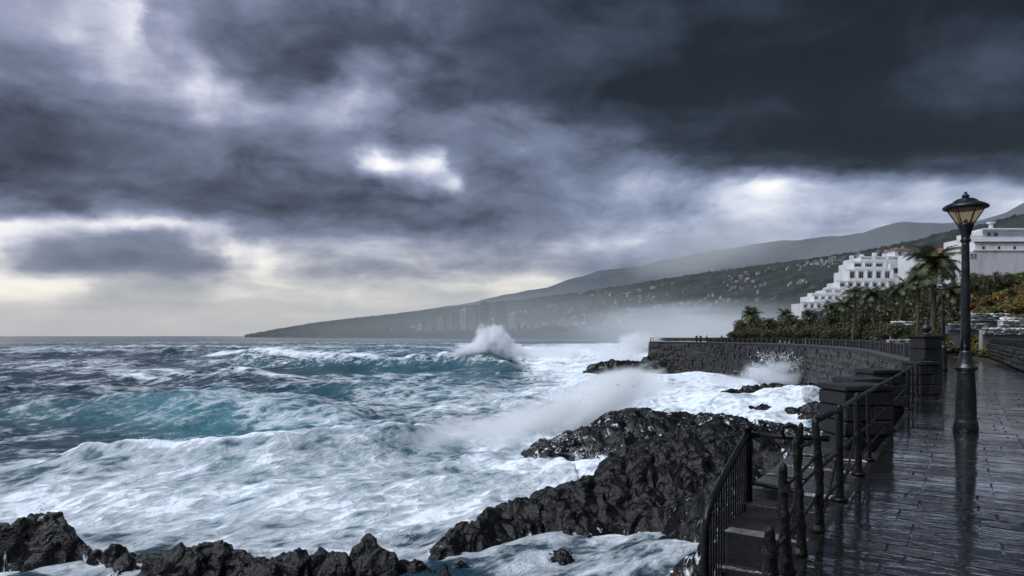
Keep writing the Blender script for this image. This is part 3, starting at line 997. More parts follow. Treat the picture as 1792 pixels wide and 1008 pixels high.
rock('rock_outcrop', 'low black rock in the pool beside the curved stair rail',
     [[R(1150, 955, 29, .7), R(1180, 940, 29.2, 1.1), R(1215, 945, 29.2, 1.0)]], 0.06, 0.5, seed=14.0, low=-.3)


# ------------------------------------------------------------------ promenade, walls, ground behind
def offset_line(line, w):
    t = np.gradient(line, axis=0); t /= np.linalg.norm(t, axis=1)[:, None]
    n = np.stack([t[:, 1], -t[:, 0]], 1)          # to the right of travel = inland
    return line + n * w


def strip(a, b, za, zb, nx=1):
    """Quad strip between two plan polylines."""
    V = []
    for k in range(nx + 1):
        f = k / nx
        V.append(np.column_stack([a * (1 - f) + b * f, np.full(len(a), za * (1 - f) + zb * f)]))
    V = np.stack(V, 0)
    return V.reshape(-1, 3), grid_faces(nx + 1, len(a))


PROM_W = 4.3
prom_line = np.vstack([NEAR_EDGE[:-1], BAY[:-12]])
inner = offset_line(prom_line, PROM_W)
V, Fq = strip(offset_line(prom_line, 0.0), inner, DECK, DECK, 6)
Fq = Fq[:, ::-1]
V[:, 2] -= .022
prom = tag(link('promenade', np_mesh('promenade', V, Fq, [M['prom']], False)), kind='structure')
# wet slabs laid in courses across the walk, each a little out of level
SLAB = [MB().box((0, 0, -.02), (.62, .262, .04), taper=.985).mesh('paving_slab', M['prom']),
        MB().box((0, 0, -.02), (.48, .262, .04), taper=.98).mesh('paving_slab', M['prom'])]
tdir = np.array([8.13, 12.3]) / math.hypot(8.13, 12.3); ndir = np.array([tdir[1], -tdir[0]])
srz = math.atan2(ndir[1], ndir[0])
rs = random.Random(21)
rest = MB(); nslab = 0
s_ = 0.0
e0 = np.array([edge_x(2.6), 2.6])
while s_ < 36.0:
    w_ = .06
    base_h = rs.uniform(-.002, .002); tl = rs.gauss(0, .0035)
    while w_ < PROM_W - .1:
        kind_ = rs.random() < .6
        L_ = .635 if kind_ else .495
        if w_ + L_ > PROM_W: break
        p_ = e0 + tdir * (s_ + rs.uniform(-.004, .004)) + ndir * (w_ + L_ / 2)
        inview = p_[1] > 3.6 and (p_[0] / p_[1]) < .80
        rx_, ry_ = tl + rs.gauss(0, .005), rs.gauss(0, .003)
        if inview and nslab < 299:
            link('paving_slab', SLAB[0 if kind_ else 1], prom, (p_[0], p_[1], DECK + base_h), (rx_, ry_, srz)); nslab += 1
        elif inview:
            m_ = Matrix.Translation((p_[0], p_[1], DECK + base_h)) @ Matrix.Rotation(srz, 4, 'Z') @ Matrix.Rotation(ry_, 4, 'Y') @ Matrix.Rotation(rx_, 4, 'X')
            hx_, hy_ = L_ / 2 - .0075, .131
            rest.add([m_ @ Vector(q) for q in ((-hx_, -hy_, -.04), (hx_, -hy_, -.04), (hx_, hy_, -.04), (-hx_, hy_, -.04), (-hx_, -hy_, 0), (hx_, -hy_, 0), (hx_, hy_, 0), (-hx_, hy_, 0))],
                     [(4, 5, 6, 7), (0, 1, 5, 4), (1, 2, 6, 5), (2, 3, 7, 6), (3, 0, 4, 7)])
        w_ += L_
    s_ += .27
tag(rest.build('paving', M['prom'], prom), kind='stuff')

# ground behind the promenade, rising inland
xs = np.arange(-12, 420, 3.0); ys = np.arange(-30, 470, 3.0)
X, Y = np.meshgrid(xs, ys)
T = coast_t(X, Y)
Z = terrain_z(X, Y)
keep = np.minimum.reduce([T[:-1, :-1], T[1:, :-1], T[:-1, 1:], T[1:, 1:]]) > 0.6
tag(link('coastal_slope', np_mesh('coastal_slope', np.stack([X, Y, Z], -1).reshape(-1, 3), grid_faces(len(ys), len(xs), keep), [M['earth']])), kind='structure')


def wall_along(name, line, z0, z1, thick, mat, label, cat, batter=0.0, rough=0.0, cope=None, seed=0):
    """A standing wall along a plan polyline: seaward face uneven, closed top and back."""
    n = len(line); nz = 10
    rows = []
    for k in range(nz + 1):
        f = k / nz
        w = offset_line(line, -batter * (1 - f) - 0.02)
        rows.append(np.column_stack([w, np.full(n, z0 + (z1 - z0) * f)]))
    rows.append(np.column_stack([offset_line(line, thick), np.full(n, z1)]))
    rows.append(np.column_stack([offset_line(line, thick), np.full(n, z0)]))
    V = np.stack(rows, 0)
    if rough:
        f = fbm(V[:nz, :, 0] / 1.6, V[:nz, :, 1] / 1.6, V[:nz, :, 2] / 1.2 + seed, 3)
        V[:nz, :, :2] += f[..., None] * rough
    o = thing(name, label, cat)
    me = np_mesh(name, V.reshape(-1, 3), grid_faces(nz + 3, n)[:, ::-1], [mat], False)
    link('wall_body', me, o)
    return o


def resample(line, step):
    d = np.r_[0, np.cumsum(np.linalg.norm(np.diff(line, axis=0), axis=1))]
    s = np.linspace(0, d[-1], max(2, int(d[-1] / step) + 1))
    return np.column_stack([np.interp(s, d, line[:, 0]), np.interp(s, d, line[:, 1])])


near_wall = wall_along('sea_wall', resample(NEAR_EDGE, .6), -1.2, DECK - .016, .5, M['block'], 'dark straight sea wall carrying the near promenade and its fence', 'wall', .15, .05)
bay_line = resample(BAY, 0.8)
bay_wall = wall_along('bay_wall', bay_line, -1.2, DECK - .02, .7, M['seawall'], 'long curving rough stone sea wall around the bay below the far railing', 'wall', .55, .22)
# kerb stones along the top of the bay wall
kl = resample(BAY, 2.4)
for a, b in zip(kl[:-1], kl[1:]):
    c = (a + b) / 2; L = np.linalg.norm(b - a); rz = math.atan2(b[1] - a[1], b[0] - a[0])
    MB().bevel_box((0, 0, 0), (L - .03, .5, .24), b=.03).build('coping_stone', M['wallstone'], bay_wall, loc=(c[0], c[1], DECK + .10), rot=(0, 0, rz))
# stones standing out of the wall face where it comes close enough to tell them apart
stone_me = [MB().bevel_box((0, 0, 0), (1, .34, 1), b=.16, wob=.09, seed=s).mesh('stone', M['wallstone']) for s in range(7)]
sl = resample(BAY, 1.0)
cnt = 0
for i in range(2, len(sl) - 1):
    if sl[i][1] > 112: break
    t = sl[i + 1] - sl[i]; t = t / np.linalg.norm(t)
    rz = math.atan2(t[1], t[0])
    for zr in (6.55, 5.75, 4.9, 4.0, 3.0):
        if cnt >= 290: break
        if random.random() < .30: continue
        f = (zr + 1.2) / (DECK + 1.2)
        off = -0.55 * (1 - f) - .06
        p = sl[i] + t * random.uniform(-.2, .2) + np.array([t[1], -t[0]]) * off
        link('stone', random.choice(stone_me), bay_wall, (p[0], p[1], zr + random.uniform(-.1, .1)), (0, random.uniform(-.12, .12), rz),
             (random.uniform(.6, .98), 1, random.uniform(.5, .8)))
        cnt += 1

far_stones = MB()
for i in range(2, len(sl) - 1):
    if sl[i][1] <= 112: continue
    t = sl[i + 1] - sl[i]; t = t / np.linalg.norm(t); rz = math.atan2(t[1], t[0])
    for zr in (6.6, 5.9, 5.1, 4.3, 3.5, 2.6, 1.7, .9):
        if random.random() < .42: continue
        off = -0.55 * (1 - (zr + 1.2) / (DECK + 1.2)) - .08 - random.uniform(0, .10)
        p = sl[i] + t * random.uniform(-.3, .3) + np.array([t[1], -t[0]]) * off
        far_stones.box((p[0], p[1], zr + random.uniform(-.2, .2)), (random.uniform(.5, 1.1), .36, random.uniform(.35, .7)), rz, .82)
tag(far_stones.build('far_stones', M['seawall'], bay_wall), kind='stuff')

# the end of the promontory turns the corner
back_line = resample(BACK[:14], 1.2)
wall_along('return_wall', back_line, -1.2, DECK - .02, .7, M['seawall'], 'short wall face turning seaward at the corner of the far promontory', 'wall', .55, .16)
# promontory deck
pts = [tuple(p) for p in BAY[-14:]] + [tuple(p) for p in BACK[1:10]]
pin = [(64, 205), (62, 150)]
deck = MB().add([(x, y, DECK - .008) for x, y in pts + pin], [tuple(range(len(pts) + 2))])
tag(deck.build('promontory_deck', M['prom']), kind='structure')


# ------------------------------------------------------------------ headland and mountains
HEAD = np.array([  # column, skyline, shore depth, ridge depth
 (428, 586.2, 3300, 3420), (460, 581, 3100, 3400), (500, 573.5, 2900, 3350), (560, 564, 2650, 3300), (620, 556.5, 2450, 3200), (700, 548.5, 2200, 3050), (760, 541, 2050, 2950), (830, 533.5, 1950, 2900), (900, 526, 1850, 2900),
 (1000, 513, 1720, 2850), (1100, 498.5, 1600, 2780), (1200, 482, 1450, 2650), (1300, 468, 1250, 2450), (1400, 455, 980, 2200), (1500, 441, 760, 1900), (1600, 421, 640, 1650),
 (1660, 405, 600, 1550), (1720, 392, 580, 1480), (1800, 372, 560, 1400), (1950, 340, 520, 1300), (2200, 300, 480, 1200), (2500, 270, 450, 1150)], float)


def head_point(px, t):
    px = np.asarray(px, float); t = np.asarray(t, float)
    ysil = np.interp(px, HEAD[:, 0], HEAD[:, 1]); D0 = np.interp(px, HEAD[:, 0], HEAD[:, 2]); D1 = np.interp(px, HEAD[:, 0], HEAD[:, 3])
    d = D0 + (D1 - D0) * t
    hz = EYE + (587 - ysil) / F * D1
    cliff = np.minimum(hz * .5, 22.0)
    prof = cliff * sstep(t, 0.0, .03) + (hz - cliff) * np.where(t < 1, np.clip((t - .02) / .98, 0, 1) ** 1.05, 1 - .25 * (t - 1))
    x = (px - 896) / F * d
    n = fbm(x / 260, d / 260, 4.0, 4) * 9 * sstep(t, .03, .3) * np.clip(1.05 - t, .0, 1) * np.clip(hz / 120, 0, 1) ** .5
    return x, d, np.maximum(prof + n, -2)


pxs = np.linspace(428, 2500, 1000); ts = np.concatenate([np.linspace(0, .06, 10, endpoint=False), np.linspace(.06, 1.0, 110), np.linspace(1.03, 1.4, 6)])
PX, TT = np.meshgrid(pxs, ts)
X, Y, Z = head_point(PX, TT)
tree = np.clip(fbm(X / 16, Y / 16, 9.0, 3), -.2, 1) * 6.0 * np.clip(Z / 25, 0, 1)
Z = np.where(TT > .03, Z + tree, Z - .5)
tag(link('headland', np_mesh('headland', np.stack([X, Y, Z], -1).reshape(-1, 3), grid_faces(len(ts), len(pxs)), [M['hill']])), kind='structure')


def mountain(name, sil, d0, d1, mat, rough=22, n=420):
    S = np.array(sil, float)
    px = np.linspace(S[0, 0], S[-1, 0], n); t = np.linspace(0, 1.25, 46)
    P, T = np.meshgrid(px, t)
    hs = np.maximum(EYE + (587 - np.interp(P, S[:, 0], S[:, 1])) / F * d1, 1)
    D = d0 + (d1 - d0) * T
    X = (P - 896) / F * D
    Z = hs * np.where(T < 1, T ** 1.1, 1 - .6 * (T - 1))
    Z = Z + fbm(X / 500, D / 500, 6.0, 5) * rough * np.clip(T * 1.5, 0, 1) * np.clip(hs / 300, 0, 1)
    Z = np.where(T < .02, -3, Z)
    tag(link(name, np_mesh(name, np.stack([X, D, Z], -1).reshape(-1, 3), grid_faces(len(t), n), [mat])), kind='structure')


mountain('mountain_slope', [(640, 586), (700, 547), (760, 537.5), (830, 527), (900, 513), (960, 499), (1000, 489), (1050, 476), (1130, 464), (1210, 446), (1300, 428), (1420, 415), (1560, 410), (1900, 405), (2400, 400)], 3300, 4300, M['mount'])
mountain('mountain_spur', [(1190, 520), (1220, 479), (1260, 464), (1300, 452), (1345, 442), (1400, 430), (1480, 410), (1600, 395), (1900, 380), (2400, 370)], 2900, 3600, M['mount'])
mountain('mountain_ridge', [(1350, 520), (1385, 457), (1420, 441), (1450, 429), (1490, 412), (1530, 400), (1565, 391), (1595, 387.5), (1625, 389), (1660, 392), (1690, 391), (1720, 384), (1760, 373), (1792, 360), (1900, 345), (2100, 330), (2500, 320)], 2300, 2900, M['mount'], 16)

# ------------------------------------------------------------------ air
hz = bpy.data.materials.new('sea_air'); hz.use_nodes = True
k = NT(hz.node_tree)
o_ = k.node('ShaderNodeOutputMaterial'); pv = k.node('ShaderNodeVolumePrincipled')
pv.inputs['Color'].default_value = (0.85, 0.93, 1.0, 1); pv.inputs['Density'].default_value = 0.000015; pv.inputs['Anisotropy'].default_value = 0.1
k.link(pv.outputs[0], o_.inputs['Volume'])
tag(MB().box((0, 3700, 392), (40000, 13000, 800)).build('haze', hz), kind='stuff')

# ------------------------------------------------------------------ stone blocks along the promenade edge
EDGE_RZ = math.atan2(12.3, 8.13)           # direction of travel along the straight edge


def edge_pt(d, off=0.0):
    """Point on the straight promenade edge at depth d; off > 0 is towards the sea."""
    n = Vector((-12.3, 8.13, 0)).normalized()
    return Vector((edge_x(d), d, 0)) + n * off


def stone_block(d, size, top, label, low=-3.2, rz=0.12, off=None, nseed=0):
    w, dep = size
    o = thing('stone_block', label, 'stone block', group='stone blocks along the promenade edge')
    c = edge_pt(d, off if off is not None else w * .5)
    o.location = (c.x, c.y, DECK); o.rotation_euler = (0, 0, rz)
    rr = random.Random(nseed)
    courses = 3
    z = 0.0
    h = (top - .10) / courses
    for i in range(courses):
        a = rr.uniform(-.12, .12) * w
        for x0, x1 in ((-w / 2, a), (a, w / 2)):
            MB().bevel_box(((x0 + x1) / 2, rr.uniform(-.008, .008), z + h / 2), (x1 - x0 - .012, dep - rr.uniform(0, .02), h - .012), b=.022, wob=.006, seed=rr.random()).build('stone', M['block'], o)
        z += h
    MB().bevel_box((0, 0, low / 2 - .004), (w - .06, dep - .06, -low), b=.03, wob=.008, seed=nseed).build('footing', M['block'], o)
    MB().bevel_box((0, 0, top - .05), (w + .025, dep + .025, .10), b=.02, wob=.006, seed=nseed + 3).build('cap_stone', M['block'], o)
    return o


stone_block(11.6, (.90, .80), .86, 'nearest and widest black stone block beside the wet promenade', nseed=1, off=.50)
stone_block(13.2, (.80, .70), .86, 'second black stone block, partly hidden by the widest one', nseed=2, off=.62)
stone_block(16.2, (.86, .75), .88, 'third black stone block, just before the tall pillar', nseed=3, off=.62)
stone_block(19.9, (.62, .80), .95, 'black stone block with railing ending against it, at the foot of the tall pillar', nseed=4, off=-.02)

# tall pillar with a knob on top
pil = thing('stone_pillar', 'tall black stone pillar with dark knob on top, beside the far railing', 'pillar')
c = edge_pt(23.4, .0); pil.location = (c.x, c.y, DECK); pil.rotation_euler = (0, 0, .15)
z = 0
for i, h in enumerate((.42, .40, .42, .38)):
    MB().bevel_box((0, 0, z + h / 2), (.70 - .008 * i, .70, h - .012), b=.02, wob=.006, seed=i).build('stone', M['block'], pil); z += h
MB().bevel_box((0, 0, z + .05), (.80, .80, .10), b=.03, seed=8).build('cap_stone', M['block'], pil)
MB().lathe([(.16, z + .10), (.15, z + .14), (.09, z + .17), (.10, z + .20), (.16, z + .26), (.17, z + .33), (.14, z + .40), (.06, z + .45), (.05, z + .48), (.055, z + .53), (.03, z + .58), (.005, z + .59)], 14).build('finial', M['block'], pil)

# ------------------------------------------------------------------ iron fence along the edge
rail = thing('promenade_fence', 'black iron pipe fence running along the wet promenade past the stone blocks', 'fence')
POSTS = [(7.05, .96), (8.35, .97), (9.3, .93), (12.2, .93), (15.7, .92), (17.2, .90), (18.9, .90)]
for i, (d, h) in enumerate(POSTS):
    p = edge_pt(d)
    m = MB()
    w = .042 if i in (0, 1, 4, 6) else .027
    lean = Vector((random.uniform(-.02, .02), random.uniform(-.02, .02), 0))
    m.tube([(0, 0, 0), (0, 0, .05), lean * .5 + Vector((0, 0, h * .5)), lean + Vector((0, 0, h)), lean + Vector((0, 0, h + .03))], [w * 1.5, w, w * .92, w * .9, w * .5], 10)
    m.lathe([(w * 2.1, -.01), (w * 2.0, .025), (w * 1.2, .035)], 12)
    m.build('post', M['iron'], rail, loc=(p.x, p.y, DECK))
ds = [5.97, 7.05, 8.35, 9.3, 10.6, 12.2, 14.0, 15.7, 17.2, 18.9, 19.5]
def railpts(h0, h1, sag=.0):
    out = []
    for i, d in enumerate(ds):
        f = (d - ds[0]) / (ds[-1] - ds[0])
        p = edge_pt(d); out.append((p.x, p.y, DECK + h0 + (h1 - h0) * f + random.uniform(-sag, sag)))
    return out
MB().tube(railpts(.95, .90, .012), .026, 8).build('top_rail', M['iron'], rail)
MB().tube(railpts(.52, .48, .03), .017, 8).build('middle_rail', M['rust'], rail)
MB().tube(railpts(.20, .18, .03)[:6], .015, 8).build('low_rail', M['rust'], rail)
for d0, z0, d1, z1 in ((6.2, .05, 7.0, .52), (7.2, .10, 8.3, .55), (8.5, .50, 9.2, .20), (17.3, .10, 18.8, .48)):
    a = edge_pt(d0); b = edge_pt(d1)
    MB().tube([(a.x, a.y, DECK + z0), (b.x, b.y, DECK + z1)], .012, 6).build('brace', M['rust'], rail)

# second fence length beyond the block, up to the tall pillar
f2 = thing('promenade_fence', 'short black iron fence between the last block and the tall pillar', 'fence')
for d in (20.6, 21.6, 22.6):
    p = edge_pt(d); MB().tube([(0, 0, 0), (0, 0, .92)], .035, 8).build('post', M['iron'], f2, loc=(p.x, p.y, DECK))
for h, r in ((.92, .026), (.5, .018)):
    a = edge_pt(20.3); b = edge_pt(23.0); MB().tube([(a.x, a.y, DECK + h), (b.x, b.y, DECK + h)], r, 8).build('rail', M['iron'], f2)

# corroded old posts standing in front, each its own thing
def old_post(d, h, r, label, hook=False, seed=0, off=0.0, flat=False):
    r = r * .74
    rr = np.random.default_rng(seed)
    n, rows = 14, 46
    zs = np.linspace(0, h, rows); th = np.linspace(0, 2 * math.pi, n, endpoint=False)
    TH, ZZ = np.meshgrid(th, zs)
    prof = r * (1.45 - .45 * sstep(ZZ, 0, .22)) * (1 - .10 * ZZ / h)
    prof = prof * (1 + .35 * np.exp(-((ZZ - .53 * h) / .035) ** 2) + .3 * np.exp(-((ZZ - .25) / .03) ** 2))
    tip = np.sqrt(np.clip(1 - np.clip((ZZ - (h - .05)) / .05, 0, 1) ** 2, .0025, 1)); prof = prof * tip
    prof = prof * (1 + .24 * fbm(np.cos(TH) * 1.6 + seed, np.sin(TH) * 1.6, ZZ * 9, 3))
    bx = .02 * np.sin(ZZ * 3 + seed); by = .015 * np.cos(ZZ * 4 + seed)
    V = np.stack([np.cos(TH) * prof + bx, np.sin(TH) * prof + by, ZZ], -1).reshape(-1, 3)
    i = np.arange(rows * n).reshape(rows, n); j = np.roll(i, -1, 1)
    Fq = np.stack([i[:-1], j[:-1], j[1:], i[1:]], -1).reshape(-1, 4)
    o = thing('iron_post', label, 'post', group='corroded posts at the head of the stair')
    p = edge_pt(d, off); o.location = (p.x, p.y, DECK - .02)
    link('shaft', np_mesh('shaft', V, Fq, [M['rust']]), o)
    MB().lathe([(r * 2.0, 0), (r * 1.9, .03), (r * 1.5, .045), (r * 1.3, .07)], 12).build('foot', M['rust'], o)
    if hook:
        pts = [(0, 0, h - .05), (0, 0, h + .02), (-.025, .01, h + .075), (-.07, .02, h + .095), (-.115, .03, h + .07), (-.125, .03, h + .02), (-.10, .03, h - .01)]
        MB().tube(pts, [r * .8, r * .8, r * .72, r * .66, r * .6, r * .55, r * .4], 8).build('hook', M['rust'], o)
    for z in (.28, .62):
        if z < h: MB().box((0.0, 0, z), (r * 3.1, r * 1.2, .05), rz=EDGE_RZ).build('bracket', M['rust'], o)
    return o


old_post(5.97, 1.00, .046, 'tallest corroded post of the stair head, next to the cross rail', seed=1)
old_post(5.72, .99, .034, 'thin corroded post squeezed beside the tallest one', seed=5, off=.10)
old_post(5.32, .93, .040, 'corroded post with a curled hook on top', hook=True, seed=2)
old_post(4.93, .80, .047, 'thick rough corroded post nearest the curved stair rail', seed=3)
old_post(4.66, .42, .058, 'low rusted stump of a post at the bottom of the photo', seed=4, off=.02)
of = thing('broken_rail', 'broken rusty rails hanging between the corroded posts', 'railing')
for d0, z0, d1, z1, r in ((4.93, .62, 5.97, .66, .014), (4.66, .25, 5.97, .30, .016), (5.32, .82, 5.97, .80, .012), (4.93, .32, 5.32, .60, .011)):
    a = edge_pt(d0); b = edge_pt(d1); m = Vector((random.uniform(-.01, .01), 0, random.uniform(-.03, .0)))
    MB().tube([(a.x, a.y, DECK + z0), tuple((a + b) / 2 + m + Vector((0, 0, DECK + (z0 + z1) / 2))), (b.x, b.y, DECK + z1)], r, 7).build('rail', M['rust'], of)

# ------------------------------------------------------------------ stair down the wall
st = thing('stone_stair', 'wet stone steps going down the sea wall beneath the bent iron rail', 'staircase')
t_ = Vector((8.13, 12.3, 0)).normalized(); n_ = Vector((-t_.y, t_.x, 0))
def stair_slab(d, h, run, wid, z, off, label=None, seed=0):
    c = edge_pt(d) + n_ * off
    o = MB().bevel_box((0, 0, 0), (run, wid, h), b=.02, wob=.012, seed=seed).build('step', M['step'], st, loc=(c.x, c.y, z - h / 2), rot=(0, 0, math.atan2(t_.y, t_.x)))
    return o
zt = DECK - .16
for i, d in enumerate((10.4, 9.72, 9.05, 8.38)):
    stair_slab(d, .22, .78, .62, zt - random.uniform(0, .03) - .02 * i, .36, seed=i)
    stair_slab(d + .1, .22, .76, .56, zt - random.uniform(0, .04) - .02 * i, .97, seed=i + 9)
for i in range(15):
    d = 7.86 - i * .262
    stair_slab(d, .24, .36, 1.18, zt - .19 - i * .165, .66, seed=i + 20)
c = edge_pt(8.2) + n_ * .66
MB().bevel_box((0, 0, 0), (5.0, 1.16, 5.2), b=.05).build('stair_base', M['block'], st, loc=(edge_pt(9.1).x + n_.x * .66, edge_pt(9.1).y + n_.y * .66, DECK - .45 - 2.6), rot=(0, 0, math.atan2(t_.y, t_.x)))

sf = thing('stair_railing', 'black iron stair railing with bent-over end and close upright bars', 'railing')
A = at(1309, 757, 8.5); B = at(1239, 888, 7.1)
dirr = (B - A)
top = [A + Vector((0, 0, 0))]
for k in range(1, 7): top.append(A + dirr * (k / 6.6) + Vector((0, 0, .015 * math.sin(k / 6.6 * math.pi))))
end = A + dirr
horiz = Vector((dirr.x, dirr.y, 0)).normalized()
top += [end + horiz * .03 + Vector((0, 0, -.045)), end + horiz * .075 + Vector((0, 0, -.16)), end + horiz * .09 + Vector((0, 0, -.34)), end + horiz * .10 + Vector((0, 0, -.75)), end + horiz * .10 + Vector((0, 0, -1.6))]
MB().tube(top, .040, 12).build('hand_rail', M['iron'], sf)
p0 = A + Vector((0, 0, -1.28))
MB().tube([p0, A + Vector((0, 0, -.02)), A + Vector((0, 0, .045))], [.055, .055, .045], 12).build('post', M['iron'], sf)
MB().lathe([(.03, .0), (.066, .015), (.07, .04), (.06, .07), (.02, .085)], 12, c=(A.x, A.y, A.z + .02)).build('post_cap', M['iron'], sf)
L = dirr.length; nb = 17
for k in range(1, nb):
    q = A + dirr * (k / nb)
    q.z += -.03
    MB().tube([q, q + Vector((0, 0, -1.06))], .0105, 6, cap=False).build('bar', M['iron'], sf)
MB().tube([A + Vector((0, 0, -1.04)), B + Vector((0, 0, -1.06)) + horiz * .1], .02, 8).build('bottom_rail', M['iron'], sf)
Cc = at(1452, 768, 7.95)
MB().tube([A + Vector((0, 0, -.03)), Cc], .034, 10).build('cross_rail', M['iron'], sf)
MB().tube([A + Vector((0, 0, -.62)), Cc + Vector((-.35, -.1, -.6))], .024, 8).build('lower_cross_rail', M['rust'], sf)
MB().tube([A + Vector((0, 0, -1.0)), Cc + Vector((-.55, -.1, -.98))], .045, 8).build('sill_rail', M['rust'], sf)

# ------------------------------------------------------------------ street lamps
def street_lamp(loc, s, label):
    o = thing('street_lamp', label, 'street lamp', loc, .26, 'lamps along the promenade')
    m = M['lamp']
    MB().lathe([(.200, 0), (.200, .10), (.192, .13), (.196, .16), (.176, .20), (.170, .23), (.166, .60), (.150, .95), (.142, 1.06), (.146, 1.09)], 8 if False else 20).build('base', m, o)
    MB().lathe([(.146, 1.09), (.178, 1.12), (.186, 1.145), (.182, 1.165), (.138, 1.19), (.132, 1.23), (.112, 1.28), (.104, 1.36), (.092, 1.42), (.088, 1.46)], 20).build('collar', m, o)
    MB().lathe([(.080, 1.46), (.078, 1.8), (.070, 2.6), (.060, 3.36), (.060, 3.40)], 18).build('shaft', m, o)
    MB().lathe([(.060, 3.40), (.084, 3.42), (.088, 3.44), (.070, 3.47), (.072, 3.53), (.10, 3.60), (.112, 3.66), (.128, 3.70), (.136, 3.74)], 18).build('neck', m, o)
    n = 6
    zb, zt, rb, rt = 3.73, 4.00, .125, .285
    for k in range(n):
        w = math.pi / 2 * 3 + 2 * math.pi * k / n - .26
        a = Vector((math.cos(w), math.sin(w), 0))
        MB().tube([a * rb + Vector((0, 0, zb)), a * rt + Vector((0, 0, zt))], .011, 6).build('glazing_bar', m, o)
        w2 = w + 2 * math.pi / n; b = Vector((math.cos(w2), math.sin(w2), 0))
        q = .985
        ins = .006
        vs = [a * rb * q + Vector((0, 0, zb)), b * rb * q + Vector((0, 0, zb)), b * rt * q + Vector((0, 0, zt)), a * rt * q + Vector((0, 0, zt))]
        nrm = (vs[1] - vs[0]).cross(vs[3] - vs[0]).normalized() * ins
        MB().add(vs + [v - nrm for v in vs], [(0, 1, 2, 3), (7, 6, 5, 4), (0, 4, 5, 1), (1, 5, 6, 2), (2, 6, 7, 3), (3, 7, 4, 0)]).build('glass_pane', M['lampglass'], o)
    r = MB().lathe([(.300, 3.995), (.352, 4.01), (.362, 4.03), (.355, 4.05), (.30, 4.085), (.235, 4.115), (.20, 4.125), (.19, 4.15), (.13, 4.185), (.06, 4.205), (.045, 4.21)], 24).build('roof', m, o)
    MB().lathe([(.045, 4.205), (.06, 4.225), (.062, 4.245), (.04, 4.262), (.02, 4.28), (.03, 4.295), (.012, 4.315), (.002, 4.32)], 12).build('finial', m, r)
    MB().lathe([(.03, 3.74), (.035, 3.80), (.012, 3.82)], 8).build('bulb_holder', m, o)
    o.scale = (s, s, s)
    return o


pl = at(1690, 755, 12.1)
street_lamp((pl.x, pl.y, DECK - .004), .985, 'tall dark street lamp standing on the wet promenade')
pl2 = edge_pt(33.2, -.25)
street_lamp((pl2.x, pl2.y, DECK - .004), .98, 'smaller-looking dark street lamp farther off, against the palm tree')

# ------------------------------------------------------------------ bay railing and promontory railing
br = thing('bay_railing', 'long dark railing of posts and bars curving around the bay wall', 'railing')
bl = offset_line(resample(BAY[3:-1], 2.2), .22)
post_me = MB().bevel_box((0, 0, .55), (.30, .30, 1.10), b=.03, wob=.01).mesh('post', M['seawall'])
postw_me = MB().bevel_box((0, 0, .60), (.50, .42, 1.20), b=.04, wob=.01).mesh('post', M['seawall'])
bars = MB()
EARLY = 0
for i, p in enumerate(bl):
    far = p[1] > 150 and p[0] < 46
    if far: break
    EARLY = i
    t = bl[min(i + 1, len(bl) - 1)] - bl[max(i - 1, 0)]
    link('post', postw_me if i % 4 == 0 else post_me, br, (p[0], p[1], DECK + .02), (0, 0, math.atan2(t[1], t[0])))
bl2 = bl[:EARLY + 1]
for h, r in ((1.02, .05), (.60, .035), (.22, .035)):
    MB().tube([(p[0], p[1], DECK + h) for p in bl2], r, 6).build('rail', M['iron'], br)
fine = resample(bl2, .28)
for p in fine:
    bars.box((p[0], p[1], DECK + .62), (.045, .045, .80))
tag(bars.build('bars', M['iron'], br), kind='stuff')

pr = thing('promontory_railing', 'thin open pipe railing at the tip of the far promontory', 'railing')
pl_ = offset_line(resample(np.vstack([BAY[-12:], BACK[1:4]]), 1.1), .35)
pl_ = np.array([p for p in pl_ if p[1] > 153])
pmesh = MB().tube([(0, 0, 0), (0, 0, 1.12)], .06, 6).mesh('post', M['iron'])
for i, p in enumerate(pl_):
    if i % 2 == 0: link('post', pmesh, pr, (p[0], p[1], DECK))
for h, r in ((1.10, .05), (.62, .03)):
    MB().tube([(p[0], p[1], DECK + h) for p in pl_], r, 6).build('rail', M['iron'], pr)

